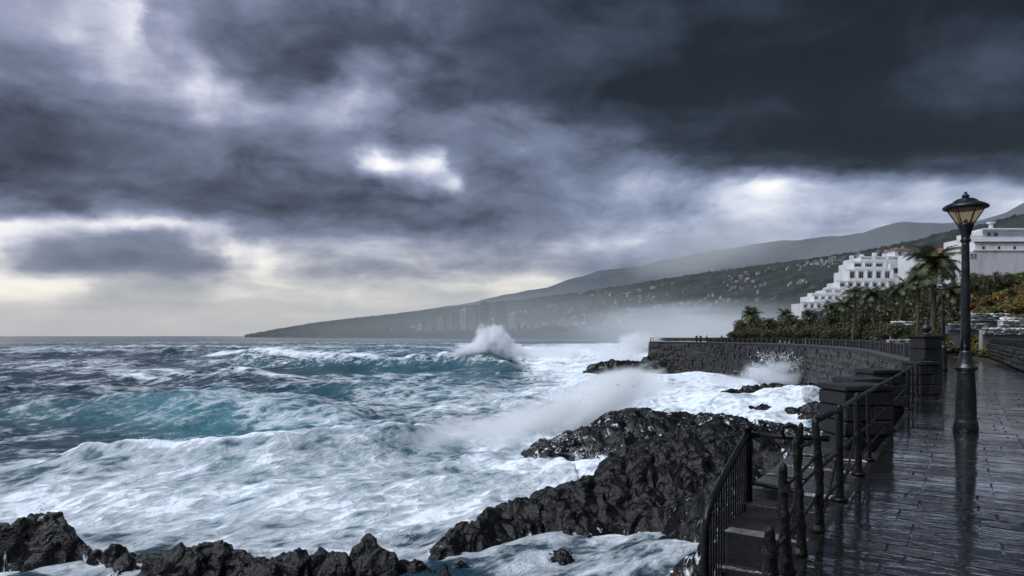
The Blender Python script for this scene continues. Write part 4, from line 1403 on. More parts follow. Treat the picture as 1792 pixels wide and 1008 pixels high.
# things on the promontory
def person(px, d, h, label, arm_out, face):
    """Small standing figure: one continuous skinned body, hair as a child."""
    p = at(px, 590, d)
    s = h / 1.75
    V = [(0, 0, .96), (0, .01, 1.18), (0, 0, 1.42), (0, .01, 1.50), (0, .02, 1.63), (0, .01, 1.72),
         (.10, 0, .90), (.11, -.01, .50), (.11, .02, .09), (.12, -.12, .04), (-.10, 0, .90), (-.11, -.02, .50), (-.12, .02, .09), (-.13, -.12, .04),
         (.19, 0, 1.40), (-.19, 0, 1.40)]
    if arm_out: V += [(.36, -.16, 1.36), (.56, -.26, 1.46), (.64, -.29, 1.48)]
    else: V += [(.25, .0, 1.13), (.24, -.08, .90), (.24, -.10, .82)]
    V += [(-.25, .0, 1.13), (-.22, -.10, .90), (-.21, -.13, .82)]
    E = [(0, 1), (1, 2), (2, 3), (3, 4), (4, 5), (0, 6), (6, 7), (7, 8), (8, 9), (0, 10), (10, 11), (11, 12), (12, 13), (2, 14), (2, 15), (14, 16), (16, 17), (17, 18), (15, 19), (19, 20), (20, 21)]
    Rr = [.17, .16, .17, .07, .105, .07, .10, .07, .05, .04, .10, .07, .05, .04, .08, .08, .055, .045, .03, .055, .045, .03]
    me = bpy.data.meshes.new('body'); me.from_pydata([tuple(q * s for q in v) for v in V], E, []); me.materials.append(M['coat'])
    o = thing('person', label, 'person', (p.x, p.y, DECK - .008), face)
    b = link('body', me, o)
    sk = b.modifiers.new('skin', 'SKIN')
    for k_, r_ in enumerate(Rr): me.skin_vertices[0].data[k_].radius = (r_ * s, r_ * s * .85)
    me.skin_vertices[0].data[0].use_root = True
    b.modifiers.new('sub', 'SUBSURF').render_levels = 2
    MB().lathe([(.02, -.02), (.10, .0), (.115, .06), (.09, .12), (.03, .15)], 12, c=(0, .025 * s, 1.64 * s)).build('hair', M['block'], o)
    return o


M['coat'] = simple('dark_coat_cloth', (0.014, 0.015, 0.02), 0.8, 0.3, 6, 0.2)
person(1237, 160, 1.72, 'person in dark clothes standing on the promontory beside the gate posts', False, .5)
person(1263, 158, 1.70, 'person in dark clothes on the promontory with one arm stretched out', True, -.3)
for px, d, lab in ((1226, 161, 'dark gate post on the promontory, the one next to the standing person'), (1219, 162, 'dark gate post at the very end of the open railing')):
    p = at(px, 590, d); o = thing('gate_post', lab, 'post', (p.x, p.y, DECK))
    MB().bevel_box((0, 0, .75), (.45, .45, 1.5), b=.04).build('shaft', M['seawall'], o); MB().bevel_box((0, 0, 1.54), (.55, .55, .09), b=.03).build('cap', M['seawall'], o)

# dark parapet between the standing people and the first palms
pa = thing('low_wall', 'low dark parapet on the promontory between the people and the leftmost palms', 'wall')
for i in range(9):
    p = at(1271 + i * 5.2, 590, 160 - .6 * i); hh = random.uniform(.8, 1.05)
    MB().bevel_box((0, 0, hh / 2), (.72, .45, hh), b=.05, wob=.02, seed=i).build('block', M['seawall'], pa, loc=(p.x, p.y, DECK - .01), rot=(0, 0, .2))

# broken pale wall seen through the bay railing
pw = thing('garden_wall', 'pale low wall in broken lengths seen through the bay railing', 'wall')
pwl = offset_line(resample(BAY[15:44], 2.0), 5.4)
for i, (a, b) in enumerate(zip(pwl[:-1], pwl[1:])):
    if random.random() < .28: continue
    cc = (a + b) / 2; L = np.linalg.norm(b - a)
    hh = random.uniform(.55, .95)
    MB().bevel_box((0, 0, 0), (L * random.uniform(.6, .98), .3, hh), b=.04, wob=.02, seed=i).build('wall_panel', M['white2'] if random.random() < .6 else M['greyfac'], pw, loc=(cc[0], cc[1], DECK + hh / 2 - .06), rot=(0, 0, math.atan2(b[1] - a[1], b[0] - a[0])))

# blank plate fixed to the bay fence
p = at(1604, 637, 27)
pt = thing('sign_plate', 'blank pale grey plate on a post before the tall pillar', 'sign', (p.x, p.y, DECK))
MB().bevel_box((0, 0, .62), (.25, .03, .32), b=.008).build('plate', M['greyfac'], pt); MB().tube([(0, .03, 0), (0, .03, .78)], .02, 6).build('post', M['iron'], pt)

# ------------------------------------------------------------------ low stone wall on the inland side
il = offset_line(np.array([(edge_x(d), d) for d in (27, 34)]), PROM_W)
W0, W1 = Vector((23.3, 30.4, 0)), Vector((38.5, 55.0, 0))
gw = thing('garden_wall', 'dark rough stone garden wall edging the promenade at the right', 'wall')
dv = (W1 - W0); Lw = dv.length; rzw = math.atan2(dv.y, dv.x)
mid = (W0 + W1) / 2
MB().bevel_box((0, 0, .40), (Lw, .40, .80), b=.05).build('wall_core', M['block'], gw, loc=(mid.x, mid.y, DECK), rot=(0, 0, rzw))
for row in range(4):
    s = 0.0
    while s < Lw - .3:
        w = random.uniform(.35, .75); w = min(w, Lw - s)
        c = W0 + dv * ((s + w / 2) / Lw)
        for side in (1,):
            nn = Vector((-dv.y, dv.x, 0)).normalized() * (.18 + random.uniform(0, .05))
            h = .24
            MB().bevel_box((0, 0, 0), (w - .03, .18, h - .025), b=.05, wob=.02, seed=random.random()).build('stone', M['block'] if random.random() < .75 else M['seawall'], gw,
                loc=(c.x + nn.x, c.y + nn.y, DECK + .13 + row * .24), rot=(0, random.uniform(-.03, .03), rzw))
        s += w
s = 0
while s < Lw - .5:
    c = W0 + dv * ((s + .35) / Lw)
    MB().bevel_box((0, 0, 0), (.68, .56, .10), b=.03, wob=.01, seed=s).build('coping_stone', M['block'], gw, loc=(c.x, c.y, DECK + 1.02), rot=(0, 0, rzw)); s += .7
gr = thing('garden_fence', 'dark upright iron fence on top of the garden wall', 'fence')
for i in range(int(Lw / .9)):
    c = W0 + dv * ((i * .9 + .3) / Lw)
    MB().bevel_box((0, 0, .22), (.14 if i % 3 else .26, .14, .42), b=.03, seed=i).build('post', M['block'], gr, loc=(c.x, c.y, DECK + 1.06), rot=(0, 0, rzw))
a, b = W0 + dv * .01, W1 - dv * .01
MB().tube([(a.x, a.y, DECK + 1.42), (b.x, b.y, DECK + 1.42)], .035, 6).build('rail', M['iron'], gr)

# ------------------------------------------------------------------ plants
def frond_mesh(L, droop, seed, rise=0.9):
    rr = random.Random(seed)
    m = MB()
    n = 22
    P = []
    ang = rise
    p = Vector((0, 0, 0)); 
    for i in range(n + 1):
        P.append(p.copy())
        ang -= droop / n * (0.5 + 1.3 * i / n)
        p = p + Vector((math.cos(ang), 0, math.sin(ang))) * (L / n)
    m.tube(P, [.035 * (1 - .85 * i / n) for i in range(n + 1)], 4, cap=False)
    for i in range(2, n + 1):
        f = i / n
        t = (P[i] - P[i - 1]).normalized()
        ll = L * .30 * math.sin(math.pi * (0.12 + .86 * f)) ** .7 + .08
        for s in (-1, 1):
            for h in (0, .5):
                b = P[i - 1].lerp(P[i], h)
                out = (Vector((0, s, 0)) * .80 + t * .62 + Vector((0, 0, .16 - rr.random() * .45))).normalized()
                l2 = ll * rr.uniform(.8, 1.1)
                w = t * .030 * L / 2.4
                tip = b + out * l2 + Vector((0, 0, -.10 * l2))
                m.add([b - w, b + w, b.lerp(tip, .55) + w * .9, tip, b.lerp(tip, .55) - w * .9], [(0, 1, 2, 3, 4)])
    return m.mesh('frond', M['frond'])


FR = [frond_mesh(2.5, dr, s, ri) for s, (dr, ri) in enumerate(((1.2, 1.25), (1.6, 1.0), (1.9, .75), (2.1, .45), (1.5, .20), (1.0, -.25)))]


def palm(px, d, top_y, label, size=1.0, n=38, group='palms behind the promenade', thick=.17, lean=0.0, base=None):
    x, y = (px - 896) / F * d, d
    z0 = float(terrain_z(np.array([x]), np.array([y]))[0]) - .15 if base is None else base
    z1 = EYE + (587 - top_y) / F * d
    h = max(1.2, z1 - z0)
    o = thing('palm_tree', label, 'palm tree', (x, y, z0), 0, group)
    o.rotation_mode = 'ZYX'; o.rotation_euler = (random.uniform(-.05, .05), random.uniform(.0, .14), random.uniform(0, 6.28))
    rr = random.Random(px * 7 + int(d))
    pts, rad = [], []
    for i in range(13):
        f = i / 12
        pts.append((lean * f * f, .1 * math.sin(f * 3), h * f)); rad.append(thick * (1.35 - .5 * min(1, f * 3)) * (1 + .10 * (i % 2)) * (1 if f < .9 else 1.25))
    MB().tube(pts, rad, 9).build('trunk', M['trunk'], o)
    for k in range(n):
        a = k * 2.39996 + rr.uniform(-.2, .2)
        f = k / n
        me = FR[min(5, int(f * 5.4 + rr.random() * .6))]
        s = size * rr.uniform(.85, 1.1)
        link('frond', me, o, (lean, .0, h - .05 + .15 * (1 - f)), (rr.uniform(-.25, .25), 0, a), (s, s, s))
    return o


def leaf_cloud(n, seed, leaf=.14, spread=(1, 1, .8), clumps=9, hollow=.35):
    """A leafy crown about 1 m in radius: many small leaf faces gathered in uneven clumps."""
    rg = np.random.default_rng(seed)
    cc = rg.normal(size=(clumps, 3)); cc /= np.linalg.norm(cc, axis=1)[:, None]
    cc *= rg.uniform(hollow, .78, (clumps, 1)); cc[:, 2] = np.abs(cc[:, 2]) * .9 - .15
    cr = rg.uniform(.22, .48, clumps)
    which = rg.integers(0, clumps, n)
    p = rg.normal(size=(n, 3)); p /= np.linalg.norm(p, axis=1)[:, None]
    p = cc[which] + p * (cr[which] * rg.uniform(.45, 1.05, n) ** .6)[:, None]
    p = p * np.array(spread)
    a = rg.normal(size=(n, 3)); a /= np.linalg.norm(a, axis=1)[:, None]
    b = np.cross(a, rg.normal(size=(n, 3))); b /= np.linalg.norm(b, axis=1)[:, None]
    s = leaf * rg.uniform(.6, 1.3, (n, 1))
    V = np.stack([p - a * s, p + b * s * .5, p + a * s, p - b * s * .5], 1).reshape(-1, 3)
    V[:, 2] = np.maximum(V[:, 2], -.75)
    return V, np.arange(4 * n).reshape(-1, 4)


LEAFSETS = {}
for key in ('leafd', 'leafo', 'leafy', 'leafr'):
    LEAFSETS[key] = []
    for s in range(3):
        V, Fq = leaf_cloud(750, s * 13 + len(key) + sum(map(ord, key)), .13)
        LEAFSETS[key].append(np_mesh('crown', V, Fq, [M[key]], False))
TREECROWN = []
for s in range(4):
    V, Fq = leaf_cloud(1900, 100 + s, .075, (1, 1, .85), 16, .3)
    TREECROWN.append(np_mesh('crown', V, Fq, [M[('leafd', 'leafm', 'leafd', 'leafm')[s]]], False))
STEM = MB()
for k in range(5):
    a = k * 1.26
    STEM.tube([(0, 0, -.3), (.15 * math.cos(a), .15 * math.sin(a), .2), (.4 * math.cos(a), .4 * math.sin(a), .55)], [.06, .045, .02], 5)
STEM_ME = STEM.mesh('stem', M['bark'])


def shrub(x, y, r, key, label, group, z=None, squash=.8):
    zz = float(terrain_z(np.array([x]), np.array([y]))[0]) if z is None else z
    o = thing('shrub', label, 'shrub', (x, y, zz), random.uniform(0, 6.28), group)
    link('crown', random.choice(LEAFSETS[key]), o, (0, 0, .55 * r * squash), None, (r, r * random.uniform(.85, 1.15), r * squash))
    link('stem', STEM_ME, o, (0, 0, 0), None, (r * .9, r * .9, r * .9 * squash))
    return o


def broad_tree(px, d, top_y, w_px, label, group, var=0, dense=1):
    x, y = (px - 896) / F * d, d
    z0 = float(terrain_z(np.array([x]), np.array([y]))[0])
    z1 = EYE + (587 - top_y) / F * d
    h = max(1.5, z1 - z0); r = w_px / F * d / 2
    o = thing('broadleaf_tree', label, 'tree', (x, y, z0 - .1), random.uniform(0, 6.28), group)
    m = MB()
    m.tube([(0, 0, 0), (.05, .02, h * .3), (.1, 0, h * .55)], [.16, .12, .08], 7)
    for k in range(5):
        a = k * 1.3; m.tube([(.06, .02, h * .32), (r * .35 * math.cos(a), r * .35 * math.sin(a), h * .55), (r * .6 * math.cos(a), r * .6 * math.sin(a), h * .75)], [.07, .05, .02], 5)
    m.build('trunk', M['bark'], o)
    hh = max(h * .50, .6)
    for j in range(dense):
        link('crown', TREECROWN[(var + j) % 4], o, (random.uniform(-.1, .1) * r, random.uniform(-.1, .1) * r, h - hh * .95 - .45 * hh * j), (0, 0, random.uniform(0, 6)), (r, r, hh))
    return o


palm(1630, 60, 466, 'tallest palm tree, right behind the farther street lamp', 1.2, 38, thick=.24, lean=.05).rotation_euler[1] = .03
palm(1310, 163, 553, 'leftmost tall palm tree, standing clear by the promontory', 1.30, 36, lean=.3)
PALMS = [(1346, 166, 560, .9, 'slim palm just right of the leftmost tall palm'), (1372, 165, 556, 1.0, 'palm with its crown against the misty hill, left of the lowest white terrace'),
 (1394, 160, 563, .9, 'low palm beneath the lowest white terrace'), (1418, 150, 558, .9, 'shaggy palm below the lowest white terrace wall'), (1446, 140, 556, .95, 'palm under the left corner of the stepped hotel'),
 (1472, 118, 545, .95, 'palm in front of the arcade level of the stepped hotel'), (1490, 104, 527, 1.0, 'dark palm with drooping fronds below the hotel arcade'),
 (1530, 96, 520, .98, 'palm below the middle of the white hotel'), (1566, 88, 507, .95, 'high palm in front of the plain hotel wall'),
 (1602, 78, 500, .85, 'slender palm touching the tallest palm on its left'), (1662, 76, 520, .85, 'palm hiding just right of the tallest palm')]
for px, d, ty, s, lab in PALMS:
    palm(px, d, ty - (10 if px > 1440 else 2) - random.uniform(-12, 9), lab, s, 30, thick=.15, lean=random.uniform(-.4, .4))

# trees packed between the palms
rr = random.Random(3)
TL = [(1300, 172, 566, 28), (1330, 174, 562, 34), (1356, 176, 562, 32), (1384, 178, 560, 34), (1408, 176, 562, 34), (1432, 172, 560, 36), (1456, 160, 556, 36), (1480, 140, 552, 44), (1500, 134, 538, 46),
      (1522, 128, 530, 48), (1540, 122, 520, 50), (1562, 118, 514, 52), (1584, 112, 506, 52), (1606, 106, 500, 52), (1628, 100, 504, 54), (1650, 96, 506, 56), (1524, 108, 552, 44), (1556, 104, 546, 48), (1590, 98, 540, 52), (1622, 92, 540, 54), (1656, 90, 535, 52)]
WHAT = ['at the promontory end', 'behind the leftmost palms', 'by the slim palm', 'under the misty hill', 'below the lowest terrace', 'at the foot of the terrace wall', 'under the hotel corner', 'by the arcade', 'under the arcade',
        'below the hotel balconies', 'below the dark hotel windows', 'in front of the plain hotel wall', 'under the villa roofs', 'left of the tallest palm', 'behind the tallest palm', 'right of the tallest palm', 'low in the row by the drooping palm', 'low in the row below the plain wall', 'low in the row left of the tall palm', 'low behind the farther lamp', 'low right of the farther lamp']
for i, ((px, d, ty, w), wh) in enumerate(zip(TL, WHAT)):
    broad_tree(px, d, ty - (10 if px < 1480 else 20) - 8 * rr.random(), w * 1.5, 'dense bushy tree ' + wh, 'dense trees among the palms', i if i % 3 else 3, 2)
for i in range(26):
    f = i / 25
    px = 1292 + 372 * f + rr.uniform(-6, 6); dd = 160 - 95 * f + rr.uniform(-6, 6)
    broad_tree(px, dd, 572 - 26 * f + rr.uniform(-6, 6), 34 + 34 * f, 'low bushy tree in the thick growth under the palms', 'low trees under the palms', rr.randrange(4), 1)
broad_tree(1283, 168, 577, 18, 'small round tree at the tip of the tree row', 'dense trees among the palms', 1)

# shrubs on the slope above the garden wall, autumn coloured
KEYS = ['leafo', 'leafy', 'leafr', 'leafd', 'leafo', 'leafr']
WORD = {'leafo': 'olive green', 'leafy': 'yellow green', 'leafr': 'rusty brown', 'leafd': 'dark green'}
for i in range(230):
    px = rr.uniform(1600, 1840); d = 56 + 110 * rr.random() ** .75
    x = (px - 896) / F * d
    z = float(terrain_z(np.array([x]), np.array([d]))[0])
    key = rr.choice(KEYS)
    zone = ('high under the blank white wall', 'half way up the slope', 'low above the rubble walls')[0 if d > 128 else 1 if d > 88 else 2]
    side = 'right of the lamp post' if px > 1694 else 'left of the lamp post'
    shrub(x, d, rr.uniform(1.2, 2.6), key, '%s shrub %s, %s' % (WORD[key], zone, side), '%s shrubs %s, %s' % (WORD[key], zone, side), z - .1, rr.uniform(.65, .95))
for i in range(64):
    px = rr.uniform(1440, 1660); d = rr.uniform(72, 128)
    x = (px - 896) / F * d
    if coast_t(np.array([x]), np.array([d]))[0] < 7: continue
    key = rr.choice(['leafo', 'leafd', 'leafy', 'leafd', 'leafo'])
    shrub(x, d, rr.uniform(.9, 1.7), key, '%s shrub at the feet of the palm trees' % WORD[key], '%s shrubs under the palms' % WORD[key])
for i in range(100):
    px = rr.uniform(1655, 1840); d = rr.uniform(40, 66)
    x = (px - 896) / F * d
    if coast_t(np.array([x]), np.array([d]))[0] < 6.5: continue
    key = rr.choice(['leafo', 'leafd', 'leafy', 'leafd'])
    shrub(x, d, rr.uniform(.55, 1.25), key, '%s low plant in the garden between the white rubble walls' % WORD[key], '%s garden plants' % WORD[key])
for i in range(22):
    c = W0 + dv * (rr.uniform(.02, .98)) + Vector((dv.y, -dv.x, 0)).normalized() * rr.uniform(.6, 2.0)
    key = rr.choice(['leafd', 'leafd', 'leafo'])
    shrub(c.x, c.y, rr.uniform(.45, .8), key, '%s plant growing behind the dark garden wall' % WORD[key], '%s plants behind the wall' % WORD[key], DECK)
for i in range(15):
    px = 1690 + i * 10.5 + rr.uniform(-3, 3)
    broad_tree(px, rr.uniform(138, 154), rr.uniform(468, 484), rr.uniform(22, 34), 'bushy tree in the line under the blank white wall', 'bushy trees under the blank white wall', rr.choice((1, 3, 3)), 1)
# clipped hedge along the back of the promontory
hv = []; hf = []
hedge = thing('hedge', 'dark hedge running behind the bay railing below the palms', 'hedge')
hb = offset_line(resample(BAY[22:-6], 1.3), 6.2)
for p in hb:
    r = random.uniform(.8, 1.1)
    link('foliage', random.choice(LEAFSETS['leafd']), hedge, (p[0], p[1], DECK + .55), (0, 0, random.uniform(0, 6)), (r, r, r * .9))

# ------------------------------------------------------------------ buildings
def win(m_parent, x0, x1, z0, z1, y, frame=.09, mull=1):
    """Window on a wall whose face is at y, looking to -y: proud frame, glass set back in it."""
    f = MB(); w = frame
    f.box(((x0 + x1) / 2, y - .05, z0 + w / 2), (x1 - x0, .10, w)); f.box(((x0 + x1) / 2, y - .05, z1 - w / 2), (x1 - x0, .10, w))
    f.box((x0 + w / 2, y - .05, (z0 + z1) / 2), (w, .10, z1 - z0 - 2 * w)); f.box((x1 - w / 2, y - .05, (z0 + z1) / 2), (w, .10, z1 - z0 - 2 * w))
    for k in range(1, mull + 1):
        xm = x0 + (x1 - x0) * k / (mull + 1); f.box((xm, y - .045, (z0 + z1) / 2), (w * .6, .08, z1 - z0 - 2 * w))
    o = f.build('window', M['frame'], m_parent)
    MB().box(((x0 + x1) / 2, y - .012, (z0 + z1) / 2), (x1 - x0 - 2 * w, .02, z1 - z0 - 2 * w)).build('pane', M['pane'], o)
    return o


def balcony_storey(b, x0, x1, zf, h, yback, ydepth, bays, wall_mat, parapet=.95, arch=False):
    """Deep balcony: slab, parapet, dividing piers, window wall behind."""
    MB().box(((x0 + x1) / 2, yback - ydepth / 2, zf + .12), (x1 - x0, ydepth - .01, .24)).build('balcony_slab', wall_mat, b)
    MB().box(((x0 + x1) / 2, yback - ydepth + .08, zf + .24 + parapet / 2), (x1 - x0, .16, parapet)).build('parapet', wall_mat, b)
    for i in range(bays + 1):
        x = x0 + .15 + (x1 - x0 - .3) * i / bays
        MB().box((x, yback - ydepth / 2 + .09, zf + .24 + (h - .24) / 2), (.30, ydepth - .2, h - .245)).build('pier', wall_mat, b)
    for i in range(bays):
        a = x0 + .15 + (x1 - x0 - .3) * i / bays + .5; c = x0 + .15 + (x1 - x0 - .3) * (i + 1) / bays - .5
        if c - a > .6: win(b, a, c, zf + .3, zf + h - .35, yback, .1, 2 if c - a > 2 else 1)


def building(name, label, cat, px0, px1, ytop, ybot, d, depth, rz=0.0, group=None):
    """Returns (empty, width, height): local x along the front, -y towards the viewer, z up."""
    a = at(px0, ybot, d); b = at(px1, ytop, d)
    o = thing(name, label, cat, (a.x, a.y, a.z), rz, group)
    return o, b.x - a.x, b.z - a.z


def block(b, name, mat, x0, x1, y0, y1, z0, z1):
    return MB().bevel_box(((x0 + x1) / 2, (y0 + y1) / 2, (z0 + z1) / 2), (x1 - x0, y1 - y0, z1 - z0), b=.05).build(name, mat, b)


S = 230 / F     # metres per photo pixel at the hotel
hotel, W_, H_ = building('hotel_building', 'large white stepped hotel with balconies climbing the slope behind the palms', 'hotel', 1400, 1610, 440, 548, 228, 14)
def hx(px, y=0): return (px - 896) / F * (228 + y) - hotel.location.x
def hz_(py, y=0): return EYE - (py - 587) / F * (228 + y) - hotel.location.z
MW = M['white']
def tier(px0, px1, ytop, ybot, y0, y1, storeys, bays, wm=None):
    z1 = hz_(ytop, y0); z0 = hz_(ybot, y0)
    xa, xb = hx(px0, y0), hx(px1, y0)
    block(hotel, 'wall', wm or MW, xa, xb, y0, y1, -9, z1)
    MB().box(((xa + xb) / 2, y0 - .10, z1 + .22), (xb - xa + .25, .22, .6)).build('roof_parapet', MW, hotel)
    h = (z1 - z0) / storeys
    for s in range(storeys):
        balcony_storey(hotel, xa + .05, xb - .05, z0 + s * h, h, y0, 1.9, bays, MW)
tier(1402, 1450, 531, 545, 0, 8, 1, 4)
tier(1420, 1482, 518, 530, 5, 14, 1, 5)
tier(1440, 1490, 508, 517.5, 10, 16, 1, 3)
tier(1465, 1552, 494, 508, 14, 22, 1, 6)
tier(1482, 1560, 474, 493, 20, 30, 1, 5)
tier(1490, 1566, 460, 473, 27, 37, 1, 4)
tier(1502, 1576, 451, 459.5, 34, 46, 1, 3)
for px0, px1, yt, y0 in ((1558, 1578, 461, 24), (1576, 1594, 466, 22), (1592, 1612, 472, 20), (1572, 1598, 449, 38)):
    block(hotel, 'wall', MW, hx(px0, y0), hx(px1, y0), y0, y0 + 14, -9, hz_(yt, y0))
    MB().box(((hx(px0, y0) + hx(px1, y0)) / 2, y0 + .12, hz_(yt, y0) + .28), (hx(px1, y0) - hx(px0, y0) - .3, .15, .55)).build('parapet', MW, hotel)
for px, yy, pz in ((1564, 24, 470), (1581, 22, 475), (1598, 20, 482)):
    win(hotel, hx(px, yy), hx(px + 7, yy), hz_(pz + 8, yy), hz_(pz, yy), yy)
    MB().box((hx(px + 3.5, yy), yy - .5, hz_(pz - 1, yy)), (2.2, .9, .08)).build('awning', M['greyfac'], hotel)
for px, yt in ((1494, 446), (1512, 444), (1534, 441), (1552, 443), (1584, 441)):
    block(hotel, 'chimney', MW, hx(px, 38), hx(px, 38) + 1.2, 40, 41.4, hz_(452, 38), hz_(yt, 38))
for px, w_, y0, zt_ in ((1424, 4, 6, 512), (1452, 3.4, 12, 502), (1500, 3, 22, 468), (1540, 3.5, 29, 455)):
    block(hotel, 'stair_house', MW, hx(px, y0), hx(px, y0) + w_, y0 + 2, y0 + 5, hz_(zt_ + 10, y0), hz_(zt_, y0))

# the right white building
S2 = 165 / F
rb, W2, H2 = building('apartment_building', 'wide white building with a long blank wall, high on the right', 'building', 1694, 1850, 388, 474, 163, 14)
def rx(px): return (px - 1694) * S2
def rz_(py): return (474 - py) * S2
block(rb, 'wall', MW, rx(1694), rx(1850), 0, 12, -8, rz_(440))
block(rb, 'wall', MW, rx(1712), rx(1850), 1.2, 12, rz_(440), rz_(424))
MB().box(((rx(1703) + rx(1850)) / 2, .5, rz_(440) + .16), (rx(1850) - rx(1703), 1.3, .3)).build('ledge', MW, rb)
MB().box(((rx(1712) + rx(1850)) / 2, 1.1, rz_(424) + .12), (rx(1850) - rx(1712) + .3, .5, .24)).build('tile_edge', M['tile'], rb)
for px in (1698, 1703): win(rb, rx(px), rx(px) + .9, rz_(452), rz_(444), 0)
block(rb, 'wall', MW, rx(1698), rx(1713), 4, 12, rz_(440), rz_(430))
MB().box((rx(1705), 7, rz_(430) + .1), (rx(1714) - rx(1696), 7.4, .22)).build('roof', M['tile'], rb)
for px in (1700, 1706): win(rb, rx(px), rx(px) + .6, rz_(438), rz_(432), 4, .06)
block(rb, 'wall', MW, rx(1716), rx(1850), 4, 14, rz_(424), rz_(412))
block(rb, 'wall', MW, rx(1745), rx(1850), 5, 15, rz_(412), rz_(398))
for px in (1752, 1764): win(rb, rx(px), rx(px) + 1.0, rz_(409), rz_(402), 5)
MB().box(((rx(1738) + rx(1850)) / 2, 4.6, rz_(398) + .12), (rx(1850) - rx(1742), 1.0, .24)).build('ledge', MW, rb)
block(rb, 'wall', MW, rx(1762), rx(1850), 8, 16, rz_(398), rz_(391))
block(rb, 'chimney', MW, rx(1780), rx(1784), 9, 10, rz_(391), rz_(381)); block(rb, 'chimney_cap', MW, rx(1777), rx(1787), 8.7, 10.3, rz_(381), rz_(378.5))
block(rb, 'chimney', MW, rx(1728), rx(1731), 6, 7, rz_(412), rz_(403)); block(rb, 'chimney_cap', MW, rx(1726), rx(1733), 5.8, 7.2, rz_(403), rz_(401.5))
MB().box(((rx(1716) + rx(1745)) / 2, 4.2, rz_(412) + .25), (rx(1745) - rx(1716), .15, .5)).build('parapet', MW, rb)
for k in range(14):
    x = rx(1724 + k * 9)
    if k % 3 == 0: win(rb, x, x + .8, rz_(436), rz_(430), 1.2, .07, 0)


def villa(name, label, px0, px1, ytop, ybot, d, depth, roof=True, mat=None, wins=2):
    o, w, h = building(name, label, 'house', px0, px1, ytop, ybot, d, depth)
    hb_ = h * (.68 if roof else 1)
    MB().bevel_box((w / 2, depth / 2, (hb_ - 10) / 2), (w, depth, hb_ + 10), b=.05).build('wall', mat or MW, o)
    if roof:
        e = .4
        MB().add([(-e, -e, hb_ + .003), (w + e, -e, hb_ + .003), (w + e, depth + e, hb_ + .003), (-e, depth + e, hb_ + .003), (w * .2, depth / 2, h), (w * .8, depth / 2, h)],
                 [(3, 2, 1, 0), (0, 1, 5, 4), (1, 2, 5), (2, 3, 4, 5), (3, 0, 4)]).build('roof', M['tile'], o)
    else:
        MB().box((w / 2, -.06, h + .15), (w + .2, .2, .5)).build('roof_parapet', mat or MW, o)
    for k in range(wins):
        x = w * (k + .5) / wins; ww = min(1.3, w / wins * .5)
        win(o, x - ww / 2, x + ww / 2, hb_ * .3, hb_ * .78, 0, .1, 1)
    return o


villa('villa', 'small red-roofed villa just behind the top of the stepped hotel', 1566, 1600, 432, 450, 262, 9)
villa('villa', 'narrow white villa between the hotel and the tallest palm', 1594, 1622, 445, 470, 240, 8, False)
villa('villa', 'red-roofed villa left of the wide white building, behind the lamp post', 1650, 1698, 430, 470, 196, 10, True, None, 4)
villa('villa', 'white villa with dark windows below the red-roofed one', 1618, 1660, 446, 492, 186, 9, False, None, 3)
villa('villa', 'low white garden house among the palms under the hotel', 1590, 1618, 536, 566, 118, 5, False, None, 2)

# white rubble walls and terraces in the garden on the right
def rubble_wall(px0, px1, ytop, ybot, d, label, seed=0):
    a = at(px0, ybot, d); b = at(px1, ybot, d + (px1 - px0) * .02)
    o = thing('rubble_wall', label, 'wall', (a.x, a.y, a.z), math.atan2(b.y - a.y, b.x - a.x))
    L = (b - a).length; h = (ybot - ytop) / F * d
    MB().bevel_box((L / 2, .2, h * .36 - .8), (L, .3, h * .7 + 1.6), b=.05).build('core', M['greyfac'], o)
    n = 4; rr_ = random.Random(seed)
    for row in range(n):
        s = 0
        while s < L:
            w = rr_.uniform(.3, .8); hh = h / n * rr_.uniform(.8, 1.2)
            MB().bevel_box((0, 0, 0), (w * .94, .34, hh * .94), b=.06, wob=.045, seed=rr_.random()).build('stone', M['white2'] if rr_.random() < .45 else M['greyfac'], o,
                loc=(s + w / 2, -.02 + rr_.uniform(-.06, .06), h * (row + .5) / n), rot=(0, rr_.uniform(-.1, .1), 0))
            s += w
    return o


rubble_wall(1700, 1760, 548, 562, 62, 'white rubble wall on the slope left above the garden', 1)
rubble_wall(1752, 1840, 556, 570, 56, 'white rubble wall at the right edge of the photo', 2)
rubble_wall(1660, 1720, 566, 578, 60, 'low white rubble wall behind the lamp post', 3)
rubble_wall(1560, 1600, 562, 578, 84, 'low pale wall under the palms below the hotel', 4)
rubble_wall(1720, 1800, 574, 586, 55, 'lowest pale rubble wall just over the dark garden wall', 5)
rubble_wall(1552, 1612, 594, 610, 62, 'bright pale wall behind the near end of the bay railing', 7)

